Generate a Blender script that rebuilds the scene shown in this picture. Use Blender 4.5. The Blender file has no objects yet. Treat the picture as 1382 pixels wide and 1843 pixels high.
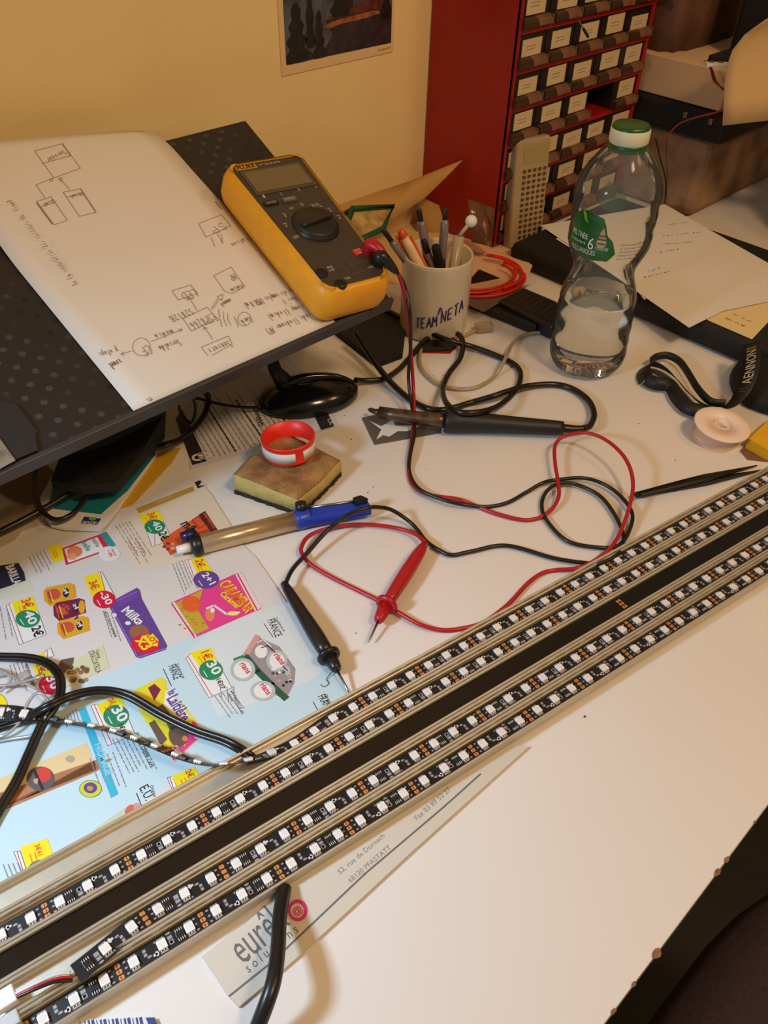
import bpy, bmesh, math, random
from mathutils import Vector, Matrix
random.seed(7)
sc = bpy.context.scene
COL = sc.collection
R_ = math.radians

# ------------------------------------------------------------------ camera
# world: x runs along the wall, y towards the wall, z up; desk top is z = 0
FPX = 1480.0
CAMZ = 0.5
up = -Vector((640 - 691, 921.5 - 2551, -FPX)).normalized()
fw = Vector((0, 0, -1)); fw = (fw - up * fw.dot(up)).normalized()
rt = fw.cross(up)
c45 = math.cos(R_(45))
M0 = Matrix((rt, fw, up))
ROT = Matrix(((c45, c45, 0), (-c45, c45, 0), (0, 0, 1))) @ M0
cam = bpy.data.cameras.new('camera')
co = bpy.data.objects.new('camera', cam)
COL.objects.link(co)
co.matrix_world = Matrix.Translation((0, 0, CAMZ)) @ ROT.to_4x4()
cam.sensor_fit = 'VERTICAL'
cam.sensor_height = 24.0
cam.lens = 24.0 * FPX / 1843.0
cam.clip_start = 0.01
sc.camera = co

# ------------------------------------------------------------------ light
sc.view_settings.view_transform = 'Standard'
sc.view_settings.look = 'None'
sc.view_settings.gamma = 1.0
sc.view_settings.use_curve_mapping = False
sc.view_settings.exposure = 0.0

def lin(c):
    return tuple((v / 255 / 12.92 if v / 255 <= 0.04045 else ((v / 255 + 0.055) / 1.055) ** 2.4) for v in c)

w = bpy.data.worlds.new('room_air'); sc.world = w; w.use_nodes = True
w.node_tree.nodes['Background'].inputs[0].default_value = (1.0, 0.72, 0.42, 1)
w.node_tree.nodes['Background'].inputs[1].default_value = 0.22

def area(name, loc, target, size, power, color, sy=None):
    l = bpy.data.lights.new(name, 'AREA'); l.energy = power; l.color = color; l.size = size
    if sy: l.shape = 'RECTANGLE'; l.size_y = sy
    o = bpy.data.objects.new(name, l); COL.objects.link(o); o.location = loc
    o.rotation_euler = (Vector(target) - Vector(loc)).to_track_quat('-Z', 'Y').to_euler()
    return o

area('ceiling_lamp', (0.45, -0.75, 1.75), (0.6, 0.5, 0.1), 0.30, 15.0, (1.0, 0.66, 0.34))
area('side_lamp', (1.08, -0.45, 1.25), (0.7, 0.35, 0.0), 0.22, 2.6, (1.0, 0.62, 0.30))
wl_ = area('work_lamp', (-0.26, 0.44, 0.44), (0.17, 0.20, 0.0), 0.09, 1.75, (0.56, 0.79, 1.0)); wl_.data.spread = R_(115)

# ------------------------------------------------------------------ placing helpers
def ray(u, v): return ROT @ Vector((u - 691, 921.5 - v, -FPX))
CO = Vector((0, 0, CAMZ))
def at(u, v, z=0.0):
    r = ray(u, v); return CO + r * ((z - CAMZ) / r.z)
def onp(u, v, p0, n):
    r = ray(u, v); n = Vector(n); return CO + r * ((Vector(p0) - CO).dot(n) / r.dot(n))

# ------------------------------------------------------------------ materials
MATS = {}
def mat(name, rgb, rough=0.5, metal=0.0, var=0.0, vscale=40.0, bump=0.0, bscale=300.0, rgb2=None, **kw):
    if name in MATS: return MATS[name]
    m = bpy.data.materials.new(name); m.use_nodes = True
    nt = m.node_tree; b = nt.nodes['Principled BSDF']
    L = lin(rgb)
    b.inputs['Base Color'].default_value = (*L, 1)
    b.inputs['Roughness'].default_value = rough
    b.inputs['Metallic'].default_value = metal
    for k, v in kw.items():
        b.inputs[k].default_value = v
    tc = nt.nodes.new('ShaderNodeTexCoord')
    if var or rgb2:
        n = nt.nodes.new('ShaderNodeTexNoise'); n.inputs['Scale'].default_value = vscale
        n.inputs['Detail'].default_value = 6
        nt.links.new(tc.outputs['Object'], n.inputs['Vector'])
        cr = nt.nodes.new('ShaderNodeValToRGB')
        cr.color_ramp.elements[0].position = 0.35; cr.color_ramp.elements[1].position = 0.65
        a = L if rgb2 is None else lin(rgb2)
        if rgb2 is None: a = tuple(x * (1 - var) for x in L)
        cr.color_ramp.elements[0].color = (*a, 1); cr.color_ramp.elements[1].color = (*L, 1)
        nt.links.new(n.outputs['Fac'], cr.inputs['Fac']); nt.links.new(cr.outputs['Color'], b.inputs['Base Color'])
    if bump:
        n2 = nt.nodes.new('ShaderNodeTexNoise'); n2.inputs['Scale'].default_value = bscale
        nt.links.new(tc.outputs['Object'], n2.inputs['Vector'])
        bp = nt.nodes.new('ShaderNodeBump'); bp.inputs['Strength'].default_value = bump; bp.inputs['Distance'].default_value = 0.002
        nt.links.new(n2.outputs['Fac'], bp.inputs['Height']); nt.links.new(bp.outputs['Normal'], b.inputs['Normal'])
    MATS[name] = m
    return m

def clear_mat(name, rgb=(235, 240, 240), ior=1.45, rough=0.05, tint=0.0, tcol=(1, 1, 1)):
    """thin clear plastic: transparent with a fresnel sheen, a little milky body"""
    if name in MATS: return MATS[name]
    m = bpy.data.materials.new(name); m.use_nodes = True; nt = m.node_tree
    nt.nodes.remove(nt.nodes['Principled BSDF'])
    out = nt.nodes['Material Output']
    tr = nt.nodes.new('ShaderNodeBsdfTransparent'); tr.inputs[0].default_value = (*tcol, 1)
    gl = nt.nodes.new('ShaderNodeBsdfGlossy'); gl.inputs['Roughness'].default_value = rough
    df = nt.nodes.new('ShaderNodeBsdfDiffuse'); df.inputs[0].default_value = (*lin(rgb), 1)
    fr = nt.nodes.new('ShaderNodeFresnel'); fr.inputs[0].default_value = ior
    m1 = nt.nodes.new('ShaderNodeMixShader'); m1.inputs[0].default_value = tint
    m2 = nt.nodes.new('ShaderNodeMixShader')
    nt.links.new(tr.outputs[0], m1.inputs[1]); nt.links.new(df.outputs[0], m1.inputs[2])
    nt.links.new(fr.outputs[0], m2.inputs[0]); nt.links.new(m1.outputs[0], m2.inputs[1]); nt.links.new(gl.outputs[0], m2.inputs[2])
    nt.links.new(m2.outputs[0], out.inputs[0])
    MATS[name] = m
    return m

WHITE = mat('white_paper', (222, 218, 214), 0.8, var=0.02, vscale=8)
BLACKP = mat('black_plastic', (22, 22, 25), 0.38)
BLACKM = mat('black_matte', (20, 19, 20), 0.75, var=0.25, vscale=60)
BLACKR = mat('black_rubber', (24, 23, 24), 0.34)
REDR = mat('red_rubber', (176, 22, 34), 0.36)
INK = mat('dark_ink', (42, 42, 50), 0.7)
PENCIL = mat('pencil_line', (134, 119, 112), 0.8)
GREYTXT = mat('grey_print', (132, 134, 142), 0.8)
STEEL = mat('steel', (170, 165, 160), 0.28, 1.0)
WPLAST = mat('white_plastic', (232, 226, 222), 0.35)

# ------------------------------------------------------------------ mesh builder
ORG = {}
class MB:
    def __init__(s): s.bm = bmesh.new(); s.ms = []
    def mi(s, m):
        if m not in s.ms: s.ms.append(m)
        return s.ms.index(m)
    def face(s, pts, m):
        try: f = s.bm.faces.new([s.bm.verts.new(p) for p in pts])
        except ValueError: return None
        f.material_index = s.mi(m); return f
    def prism(s, pts, h, m, d=None):
        """closed polygon pts (3d) pushed by vector (0,0,h) or d"""
        d = Vector(d) if d is not None else Vector((0, 0, h))
        k = s.mi(m)
        a = [s.bm.verts.new(Vector(p)) for p in pts]; b = [s.bm.verts.new(Vector(p) + d) for p in pts]
        fs = [s.bm.faces.new(a[::-1]), s.bm.faces.new(b)]
        n = len(pts)
        for i in range(n): fs.append(s.bm.faces.new((a[i], a[(i + 1) % n], b[(i + 1) % n], b[i])))
        for f in fs: f.material_index = k
        return fs
    def box(s, c, size, m, M=None, bev=0.0):
        k = s.mi(m)
        r = bmesh.ops.create_cube(s.bm, size=1)
        vs = r['verts']
        bmesh.ops.scale(s.bm, vec=size, verts=vs)
        fs = list({f for v in vs for f in v.link_faces})
        for f in fs: f.material_index = k
        if bev:
            es = list({e for v in vs for e in v.link_edges})
            rr = bmesh.ops.bevel(s.bm, geom=es, offset=bev, segments=2, affect='EDGES', profile=0.5)
            fs2 = rr['faces']; vs = list({v for f in fs2 for v in f.verts} | {v for v in vs if v.is_valid})
            seen = set(vs); st = list(vs)
            while st:
                v = st.pop()
                for e in v.link_edges:
                    o = e.other_vert(v)
                    if o not in seen: seen.add(o); st.append(o)
            vs = list(seen)
            for v in vs:
                for f in v.link_faces: f.material_index = k
        T = Matrix.Translation(Vector(c))
        if M is not None: T = M @ T
        bmesh.ops.transform(s.bm, matrix=T, verts=vs)
    def tube(s, pts, r, m, seg=8, cap=True, taper=None, flat=None):
        pts = [Vector(p) for p in pts]; n = len(pts); k = s.mi(m)
        if n < 2: return
        tg = []
        for i in range(n):
            t = pts[min(i + 1, n - 1)] - pts[max(i - 1, 0)]
            tg.append(t.normalized() if t.length > 1e-9 else Vector((1, 0, 0)))
        nv = tg[0].orthogonal().normalized()
        rings = []
        for i in range(n):
            nv = nv - tg[i] * nv.dot(tg[i])
            nv = nv.normalized() if nv.length > 1e-6 else tg[i].orthogonal().normalized()
            bn = tg[i].cross(nv)
            rr = r if not callable(r) else r(i / (n - 1))
            if isinstance(r, (list, tuple)): rr = r[i]
            rings.append([s.bm.verts.new(pts[i] + (nv * math.cos(2 * math.pi * j / seg) + bn * math.sin(2 * math.pi * j / seg)) * rr) for j in range(seg)])
        for i in range(n - 1):
            for j in range(seg):
                f = s.bm.faces.new((rings[i][j], rings[i][(j + 1) % seg], rings[i + 1][(j + 1) % seg], rings[i + 1][j])); f.material_index = k; f.smooth = True
        if cap:
            for q in (rings[0][::-1], rings[-1]):
                f = s.bm.faces.new(q); f.material_index = k
    def lathe(s, prof, m, M=None, seg=32, a0=0, a1=360, smooth=True):
        """prof: list of (r, z)"""
        k = s.mi(m); full = abs(a1 - a0) >= 360; M = M or Matrix.Identity(4)
        cols = seg if full else seg + 1; rings = []
        for (r, z) in prof:
            if r < 1e-7: rings.append([s.bm.verts.new(M @ Vector((0, 0, z)))]); continue
            rings.append([s.bm.verts.new(M @ Vector((r * math.cos(R_(a0 + (a1 - a0) * j / seg)), r * math.sin(R_(a0 + (a1 - a0) * j / seg)), z))) for j in range(cols)])
        for i in range(len(rings) - 1):
            A, B = rings[i], rings[i + 1]
            for j in range(seg):
                j2 = (j + 1) % cols if full else j + 1
                if len(A) == 1 and len(B) == 1: continue
                if len(A) == 1: q = (A[0], B[j2], B[j])
                elif len(B) == 1: q = (A[j], A[j2], B[0])
                else: q = (A[j], A[j2], B[j2], B[j])
                f = s.bm.faces.new(q); f.material_index = k; f.smooth = smooth
    def ribbon(s, pts, wv, m, thick=0.0003):
        """band through pts; wv = list of half width vectors"""
        k = s.mi(m); n = len(pts); L = []
        for i in range(n):
            t = (Vector(pts[min(i + 1, n - 1)]) - Vector(pts[max(i - 1, 0)])).normalized()
            nn = t.cross(Vector(wv[i])).normalized() * thick / 2
            p = Vector(pts[i]); w_ = Vector(wv[i])
            L.append([s.bm.verts.new(p - w_ - nn), s.bm.verts.new(p + w_ - nn), s.bm.verts.new(p + w_ + nn), s.bm.verts.new(p - w_ + nn)])
        for i in range(n - 1):
            for j in range(4):
                f = s.bm.faces.new((L[i][j], L[i][(j + 1) % 4], L[i + 1][(j + 1) % 4], L[i + 1][j])); f.material_index = k; f.smooth = (j % 2 == 0)
        for q in (L[0][::-1], L[-1]):
            f = s.bm.faces.new(q); f.material_index = k
    def build(s, name, parent=None, label=None, smooth=None, bev=0, sub=0):
        bmesh.ops.recalc_face_normals(s.bm, faces=s.bm.faces)
        org = ORG.get(parent.name, Vector()) if parent else Vector()
        if org.length: bmesh.ops.translate(s.bm, vec=-org, verts=s.bm.verts)
        me = bpy.data.meshes.new(name); s.bm.to_mesh(me); s.bm.free()
        for m in s.ms: me.materials.append(m)
        o = bpy.data.objects.new(name, me); COL.objects.link(o)
        if parent: o.parent = parent; ORG[o.name] = org
        if smooth:
            for p in me.polygons: p.use_smooth = True
        if bev:
            b = o.modifiers.new('bevel', 'BEVEL'); b.width = bev; b.segments = 2; b.limit_method = 'ANGLE'; b.angle_limit = R_(35)
        if sub:
            b = o.modifiers.new('sub', 'SUBSURF'); b.levels = sub; b.render_levels = sub
        if label: o['label'] = label
        return o

def thing(name, loc, label, cat, group=None, kind=None):
    o = bpy.data.objects.new(name, None); COL.objects.link(o); o.location = loc
    o.empty_display_size = 0.01
    ORG[o.name] = Vector(loc)
    return tag(o, label, cat, group, kind)
def tag(o, label=None, cat=None, group=None, kind=None):
    if label: o['label'] = label
    if cat: o['category'] = cat
    if group: o['group'] = group
    if kind: o['kind'] = kind
    return o

def spline(pts, n=10):
    """catmull-rom through the points"""
    P = [Vector(p) for p in pts]
    if len(P) < 3: return P
    Q = [P[0] * 2 - P[1]] + P + [P[-1] * 2 - P[-2]]
    out = []
    for i in range(1, len(Q) - 2):
        a, b, c, d = Q[i - 1], Q[i], Q[i + 1], Q[i + 2]
        for k in range(n):
            t = k / n
            out.append(0.5 * ((2 * b) + (c - a) * t + (2 * a - 5 * b + 4 * c - d) * t * t + (3 * b - a - 3 * c + d) * t ** 3))
    out.append(P[-1]); return out
def cab(px, n=8):
    """pixel path (u, v, height) -> smooth 3d path"""
    return spline([at(*p) for p in px], n)
def ramp(px, r, z0=None):
    return [(p[0], p[1], (p[2] if len(p) > 2 else r)) for p in px]

# ------------------------------------------------------------------ writing
TXT = {}
def text_geo(s, bold=False):
    key = (s, bold)
    if key in TXT: return TXT[key]
    cu = bpy.data.curves.new('t', 'FONT'); cu.body = s; cu.size = 1.0; cu.resolution_u = 2
    if bold: cu.offset = 0.025
    o = bpy.data.objects.new('t', cu); COL.objects.link(o)
    dg = bpy.context.evaluated_depsgraph_get()
    me = bpy.data.meshes.new_from_object(o.evaluated_get(dg))
    V = [v.co.copy() for v in me.vertices]; F = [tuple(p.vertices) for p in me.polygons]
    bpy.data.objects.remove(o); bpy.data.curves.remove(cu); bpy.data.meshes.remove(me)
    x0 = min(v.x for v in V); x1 = max(v.x for v in V)
    y0 = 0; y1 = 0.70
    V = [((v.x - x0) / (x1 - x0), v.y / y1) for v in V]
    TXT[key] = (V, F, (x1 - x0) / y1)
    return TXT[key]
def text_map(mb, s, f, m, bold=False):
    """f maps (u along text 0..1, v up 0..1) to a 3d point"""
    V, F, _ = text_geo(s, bold); k = mb.mi(m)
    vs = [mb.bm.verts.new(f(u, v)) for u, v in V]
    for q in F:
        try: fc = mb.bm.faces.new([vs[i] for i in q]); fc.material_index = k
        except ValueError: pass
def text_at(mb, s, p0, p1, nrm, m, h=None, bold=False):
    """baseline p0 -> p1 in 3d on a plane with normal nrm; h = cap height (default natural)"""
    p0 = Vector(p0); p1 = Vector(p1); d = p1 - p0
    upv = Vector(nrm).normalized().cross(d.normalized())
    asp = text_geo(s, bold)[2]
    hh = h if h else d.length / asp
    text_map(mb, s, lambda u, v: p0 + d * u + upv * v * hh, m, bold)
def ribline(mb, pts, wd, m, nrm=(0, 0, 1)):
    """a drawn line on a surface"""
    nrm = Vector(nrm).normalized(); k = mb.mi(m); pts = [Vector(p) for p in pts]
    for a, b in zip(pts, pts[1:]):
        if (b - a).length < 1e-6: continue
        t = (b - a).normalized(); s_ = nrm.cross(t) * wd / 2; a2 = a - t * wd * .3; b2 = b + t * wd * .3
        f = mb.bm.faces.new([mb.bm.verts.new(q) for q in (a2 - s_, b2 - s_, b2 + s_, a2 + s_)]); f.material_index = k
HAND = {
 'A': [[(0,0),(.45,1),(.9,0)],[(.2,.4),(.7,.4)]], 'B': [[(0,0),(0,1),(.6,.9),(.5,.55),(0,.5),(.7,.35),(.6,0),(0,0)]], 'C': [[(.8,.85),(.4,1),(.05,.6),(.1,.15),(.45,0),(.85,.15)]],
 'D': [[(0,0),(0,1),(.5,.9),(.8,.5),(.5,.1),(0,0)]], 'E': [[(.7,1),(0,1),(0,0),(.7,0)],[(0,.5),(.6,.5)]], 'F': [[(.7,1),(0,1),(0,0)],[(0,.5),(.6,.5)]],
 'L': [[(0,1),(0,0),(.6,0)]], 'M': [[(0,0),(.05,1),(.45,.4),(.8,1),(.9,0)]], 'N': [[(0,0),(0,1),(.7,0),(.75,1)]], 'O': [[(.4,1),(.05,.7),(.05,.3),(.4,0),(.75,.3),(.75,.7),(.4,1)]],
 'P': [[(0,0),(0,1),(.6,.95),(.65,.6),(0,.5)]], 'R': [[(0,0),(0,1),(.6,.95),(.6,.6),(0,.5),(.7,0)]], 'S': [[(.7,.9),(.3,1),(.05,.75),(.65,.35),(.4,0),(0,.1)]],
 'T': [[(0,1),(.8,1)],[(.4,1),(.35,0)]], 'a': [[(.5,.45),(.2,.5),(.05,.2),(.3,0),(.5,.4),(.55,0)]], 'e': [[(.05,.28),(.5,.3),(.35,.5),(.05,.3),(.2,0),(.5,.05)]],
 'i': [[(.1,.5),(.15,0),(.3,.05)]], 'm': [[(0,0),(.05,.5),(.1,.35),(.3,.5),(.35,0),(.4,.35),(.6,.5),(.65,0)]], 'n': [[(0,0),(.05,.5),(.1,.35),(.35,.5),(.4,0)]],
 'o': [[(.25,.5),(.05,.25),(.25,0),(.45,.25),(.25,.5)]], 'r': [[(0,0),(.05,.5),(.1,.35),(.35,.5)]], 's': [[(.4,.45),(.1,.45),(.35,.2),(.05,0)]], 'd': [[(.45,.4),(.1,.45),(.1,.05),(.45,.2),(.5,1),(.5,0)]],
 'l': [[(.1,1),(.1,.1),(.25,0)]], 't': [[(.15,.9),(.15,.1),(.35,0)],[(0,.6),(.35,.6)]], 'u': [[(0,.5),(.05,.05),(.35,.1),(.4,.5),(.42,0)]], 'v': [[(0,.5),(.2,0),(.4,.5)]],
 'p': [[(.05,.5),(.05,-.4)],[(.05,.45),(.4,.45),(.4,.05),(.05,.05)]], '1': [[(.1,.8),(.3,1),(.3,0)]], '2': [[(.05,.8),(.3,1),(.55,.7),(.05,0),(.6,0)]], '6': [[(.5,1),(.1,.5),(.1,.1),(.5,.1),(.5,.45),(.1,.4)]],
 '8': [[(.3,1),(.05,.75),(.5,.3),(.3,0),(.05,.3),(.5,.75),(.3,1)]], '(': [[(.3,1.1),(.1,.5),(.3,-.1)]], ')': [[(.05,1.1),(.3,.5),(.1,-.1)]], '+': [[(0,.4),(.5,.4)],[(.25,.65),(.25,.15)]], '>': [[(0,.7),(.4,.4),(0,.1)]], '-': [[(0,.4),(.5,.4)]], "'": [[(.1,1),(.1,.8)]],
}
def hand(mb, s, p0, p1, nrm, m, h, wd):
    p0 = Vector(p0); p1 = Vector(p1); d = (p1 - p0); n = len(s); st = d / n; upv = Vector(nrm).normalized().cross(d.normalized())
    for i, ch in enumerate(s):
        for pl in HAND.get(ch, []):
            ribline(mb, [p0 + st * (i + x * .95) + upv * (y * h) for x, y in pl], wd, m, nrm)

def poly_px(mb, px, z, m, f=None):
    return mb.face([at(u, v, z) for u, v in px], m)
def disc(mb, c, ax, ay, m, n=24):
    """filled ellipse: centre c, half axes vectors"""
    c = Vector(c); ax = Vector(ax); ay = Vector(ay)
    return mb.face([c + ax * math.cos(2 * math.pi * i / n) + ay * math.sin(2 * math.pi * i / n) for i in range(n)], m)

# ================================================================== SETTING
WY = 0.819
m_wall = mat('wall_paint', (242, 214, 158), 0.85, var=0.05, vscale=5, bump=0.15, bscale=180)
mb = MB(); mb.box((0.6, WY + 0.05, 0.45), (6.0, 0.1, 2.9), m_wall); tag(mb.build('wall_back'), kind='structure')
mb = MB(); mb.box((3.55, -0.65, 0.45), (0.1, 3.0, 2.9), m_wall); tag(mb.build('wall_right'), kind='structure')
m_floor = mat('floor_boards', (30, 24, 21), 0.6, var=0.4, vscale=6)
mb = MB(); mb.box((0.6, -0.6, -0.80), (6.0, 3.1, 0.1), m_floor); tag(mb.build('floor'), kind='structure')

# desk: white laminate board with chipped particle board core
m_lam = mat('white_laminate', (226, 221, 219), 0.42, var=0.03, vscale=5)
m_core = mat('particle_board', (150, 108, 72), 0.9, var=0.4, vscale=400)
desk = thing('desk', (0.6, 0.4, -0.75), 'large white laminate desk top with chipped front edge', 'desk')
mb = MB(); mb.box((0.80, 0.4155, -0.0125), (2.6, 0.805, 0.025), m_lam); mb.build('desk_top', desk)
mb = MB()
for i in range(4):
    cx_, cy_ = ((-0.4, 0.08), (2.0, 0.08), (-0.4, 0.75), (2.0, 0.75))[i]
    q = MB(); q.box((cx_, cy_, -0.3875), (0.05, 0.05, 0.725), BLACKM); q.build('leg', desk)
mb.bm.free()
mb = MB()
for (u, v, a, b) in ((1308, 1548, .004, .0022), (1292, 1572, .005, .0025), (1180, 1715, .005, .0034), (1143, 1775, .003, .0016), (1105, 1822, .003, .0018), (1355, 1478, .002, .0014)):
    p = at(u, v, 0)
    a *= .8; b *= .75; pts = [Vector((p.x + a * math.cos(t) * random.uniform(.7, 1), 0.0128 + b * math.sin(t) * random.uniform(.6, 1), 0.0)) for t in [k * math.pi / 6 for k in range(12)]]
    mb = MB(); mb.prism(pts, 0.0007, m_core); mb.build('edge_chip', desk, label='brown particle board showing where the white edge is chipped')

# ================================================================== POSTER
poster = thing('photo_print', onp(600, 60, (0, WY, 0), (0, 1, 0)) - Vector((0, 0.001, 0)), 'unframed lake and forest photograph print with white border hanging on wall', 'picture')
def W(u, v, d=0.0): return onp(u, v, (0, WY - d, 0), (0, 1, 0))
m_pb = mat('print_border', (226, 196, 146), 0.6)
px0 = W(506, 137).x; px1 = W(706, 97).x; pz0 = W(506, 137).z
mb = MB(); mb.box(((px0 + px1) / 2, WY - 0.0008, pz0 + 0.12), (px1 - px0, 0.0012, 0.24), m_pb)
ix0 = W(513.6, 117).x; ix1 = W(702, 77).x; iz0 = W(513.6, 117).z; y_ = WY - 0.0016
def PR(a, b, k=0): return Vector((ix0 + (ix1 - ix0) * a, y_ - k * 0.0001, iz0 + b * 0.062))
m_lake = mat('print_dark_lake', (58, 50, 62), 0.35, rgb2=(40, 32, 38), vscale=60)
mb.face([PR(0, 0), PR(1, 0), PR(1, 1.6), PR(0, 1.6)], m_lake)
def blob(pts, m, k): mb.face([PR(a, b, k) for a, b in pts], m)
m_sky = mat('print_dusk_blue', (92, 100, 116), 0.35, rgb2=(64, 62, 74), vscale=40)
blob([(.02, .05), (.12, .3), (.3, .0), (.42, .35), (.36, .6), (.52, .75), (.52, 1.6), (0, 1.6), (0, .2)], m_sky, 1)
blob([(.62, .75), (.9, .62), (1, .6), (1, 1.6), (.62, 1.6)], m_sky, 1)
m_glow = mat('print_orange_shore', (190, 112, 60), 0.35, rgb2=(120, 66, 46), vscale=90)
blob([(.33, .50), (.42, .56), (.6, .60), (.85, .62), (.88, .56), (.75, .52), (.5, .50), (.4, .46)], m_glow, 2)
m_red = mat('print_autumn_trees', (112, 56, 46), 0.35, rgb2=(72, 38, 34), vscale=90)
blob([(.36, .6), (.45, .72), (.6, .74), (.78, .84), (.92, .75), (.9, .64), (.6, .62)], m_red, 3)
m_tree = mat('print_dark_trees', (38, 34, 30), 0.35, rgb2=(24, 20, 22), vscale=90)
for (cx_, wd, b0, b1) in ((.10, .13, .0, .95), (.30, .07, .0, .78), (.22, .05, .2, 1.6), (.5, .11, .62, 1.6), (.94, .06, .45, 1.6)):
    pts = []
    for k in range(9):
        f_ = k / 8; pts.append((max(.0, cx_ - wd * (1 - f_ * .75) * (1 if k % 2 else .6)), b0 + (b1 - b0) * f_))
    for k in range(8, -1, -1):
        f_ = k / 8; pts.append((min(1, cx_ + wd * (1 - f_ * .75) * (1 if k % 2 else .6)), b0 + (b1 - b0) * f_))
    blob(pts, m_tree, 4)
a, b = W(679, 92), W(701, 86)
text_at(mb, 'Morgan.com', (a.x, y_, a.z), (b.x, y_, b.z), (0, -1, 0), mat('print_credit', (120, 96, 66), .6), h=.0025)
mb.build('print_sheet', poster)

# ================================================================== RED DRAWER CABINET
CX0, CX1, CY0, CY1, CZ1 = 0.875, 1.174, 0.677, 0.817, 0.40
m_redp = mat('red_steel', (164, 22, 22), 0.42, var=0.12, vscale=30)
cabn = thing('drawer_cabinet', (1.02, 0.75, 0.0), 'red steel small parts cabinet with clear labelled drawers against the wall', 'cabinet')
mb = MB()
mb.box((CX0 + .0015, (CY0 + CY1) / 2, CZ1 / 2), (.003, CY1 - CY0, CZ1), m_redp)
mb.box((CX1 - .0015, (CY0 + CY1) / 2, CZ1 / 2), (.003, CY1 - CY0, CZ1), m_redp)
mb.box(((CX0 + CX1) / 2, CY1 - .002, CZ1 / 2), (CX1 - CX0 - .006, .002, CZ1), m_redp)
mb.box(((CX0 + CX1) / 2, (CY0 + CY1) / 2, CZ1 - .0015), (CX1 - CX0 - .006, CY1 - CY0, .003), m_redp)
mb.box((CX0 + .003, CY0 + .002, CZ1 / 2), (.006, .004, CZ1), m_redp); mb.box((CX1 - .003, CY0 + .002, CZ1 / 2), (.006, .004, CZ1), m_redp)
ZR = [0.0117 + .0435 * k for k in range(9)]
for z in ZR: mb.box(((CX0 + CX1) / 2, (CY0 + CY1) / 2 - .001, z - .003), (CX1 - CX0 - .008, CY1 - CY0 - .003, .0055), m_redp)
mb.build('cabinet_body', cabn, bev=.0006)
m_dr = clear_mat('drawer_plastic', (120, 96, 74), 1.45, 0.15, 0.30, (.55, .46, .38))
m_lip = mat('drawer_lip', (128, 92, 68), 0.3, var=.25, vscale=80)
m_lip_shade = mat('drawer_lip_shaded', (66, 46, 34), 0.3, var=.25, vscale=80)  # shaded copy of the lip plastic, paints scoop shading on the left half
m_card = mat('label_card', (214, 190, 150), 0.7, var=.06, vscale=50)
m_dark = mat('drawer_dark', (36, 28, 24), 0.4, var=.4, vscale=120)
cw = (CX1 - CX0 - .008) / 5
def drawer(i, j, src=None):
    x0 = CX0 + .004 + i * cw; z0 = ZR[j]; loc = Vector((x0, CY0 + .006, z0))
    if src:
        r = src.copy(); COL.objects.link(r); r.parent = cabn; r.location = loc - ORG[cabn.name]
        for ch in src.children:
            q = ch.copy(); COL.objects.link(q); q.parent = r
            if q.name.startswith('label_card'):
                q.scale = (random.uniform(.86, 1.0), 1, random.uniform(.78, 1.0)); q.location = (random.uniform(0, .003), 0, random.uniform(-.001, .002))
        return r
    m = MB(); H = .0365
    m.box((cw / 2, .0535, H / 2), (cw - .004, .105, H - .004), m_dark)
    m.box((cw / 2, -.0002, H / 2), (cw - .002, .002, H), m_dark)
    r = m.build('drawer'); r.parent = cabn; r.location = loc - ORG[cabn.name]; ORG[r.name] = Vector()
    m = MB()
    n = 8; pts = []
    for k in range(n + 1):
        a = R_(90 * k / n); pts.append((-.0012 - .010 * math.sin(a), .0018 + .0095 * math.cos(a)))
    for (xa, xb, mm) in ((.002, cw * .50, m_lip_shade), (cw * .50, cw - .002, m_lip)):
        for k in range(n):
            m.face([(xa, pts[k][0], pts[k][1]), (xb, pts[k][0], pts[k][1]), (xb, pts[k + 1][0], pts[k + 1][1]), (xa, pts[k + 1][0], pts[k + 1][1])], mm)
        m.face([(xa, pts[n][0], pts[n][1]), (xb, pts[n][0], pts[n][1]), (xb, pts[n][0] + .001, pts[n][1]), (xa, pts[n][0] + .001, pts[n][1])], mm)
    m.box((.002, -.006, .006), (.001, .011, .011), m_lip_shade); m.box((cw - .002, -.006, .006), (.001, .011, .011), m_lip)
    h = m.build('handle', r)
    m = MB(); xa = cw * .2
    m.box((xa + cw * .38, -.002, .0242), (cw * .72, .0008, .0222), m_card)
    for zz in (.026, .022):
        m.box((xa + cw * .34, -.0025, zz), (cw * .35, .0002, .0009), GREYTXT)
    m.build('label_card', r)
    return r
d0 = None
for j in range(8):
    for i in range(5):
        if (i, j) == (3, 3): continue
        if d0 is None: d0 = drawer(i, j)
        else: drawer(i, j, d0)
mb = MB(); mb.box((CX0 + .004 + 3.5 * cw, CY1 - .01, ZR[3] + .018), (cw - .002, .002, .036), m_dark); mb.build('bay_shade', cabn, label='dark sheet standing in for shade inside the slot with no drawer')  # dark sheet stands in for the shade deep in the drawerless bay

# small allen-key like pick hanging in front of the drawers
mb = MB()
a, b = onp(1042, 38, (0, CY0 - .012, 0), (0, 1, 0)), onp(1058, 66, (0, CY0 - .010, 0), (0, 1, 0))
mb.tube([a, a.lerp(b, .55)], .0007, STEEL, 6); mb.tube([a.lerp(b, .5), b], .0018, BLACKP, 8)
tag(mb.build('probe_pick'), 'thin dark pick stuck at an angle across a drawer label of red cabinet', 'tool')

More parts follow.
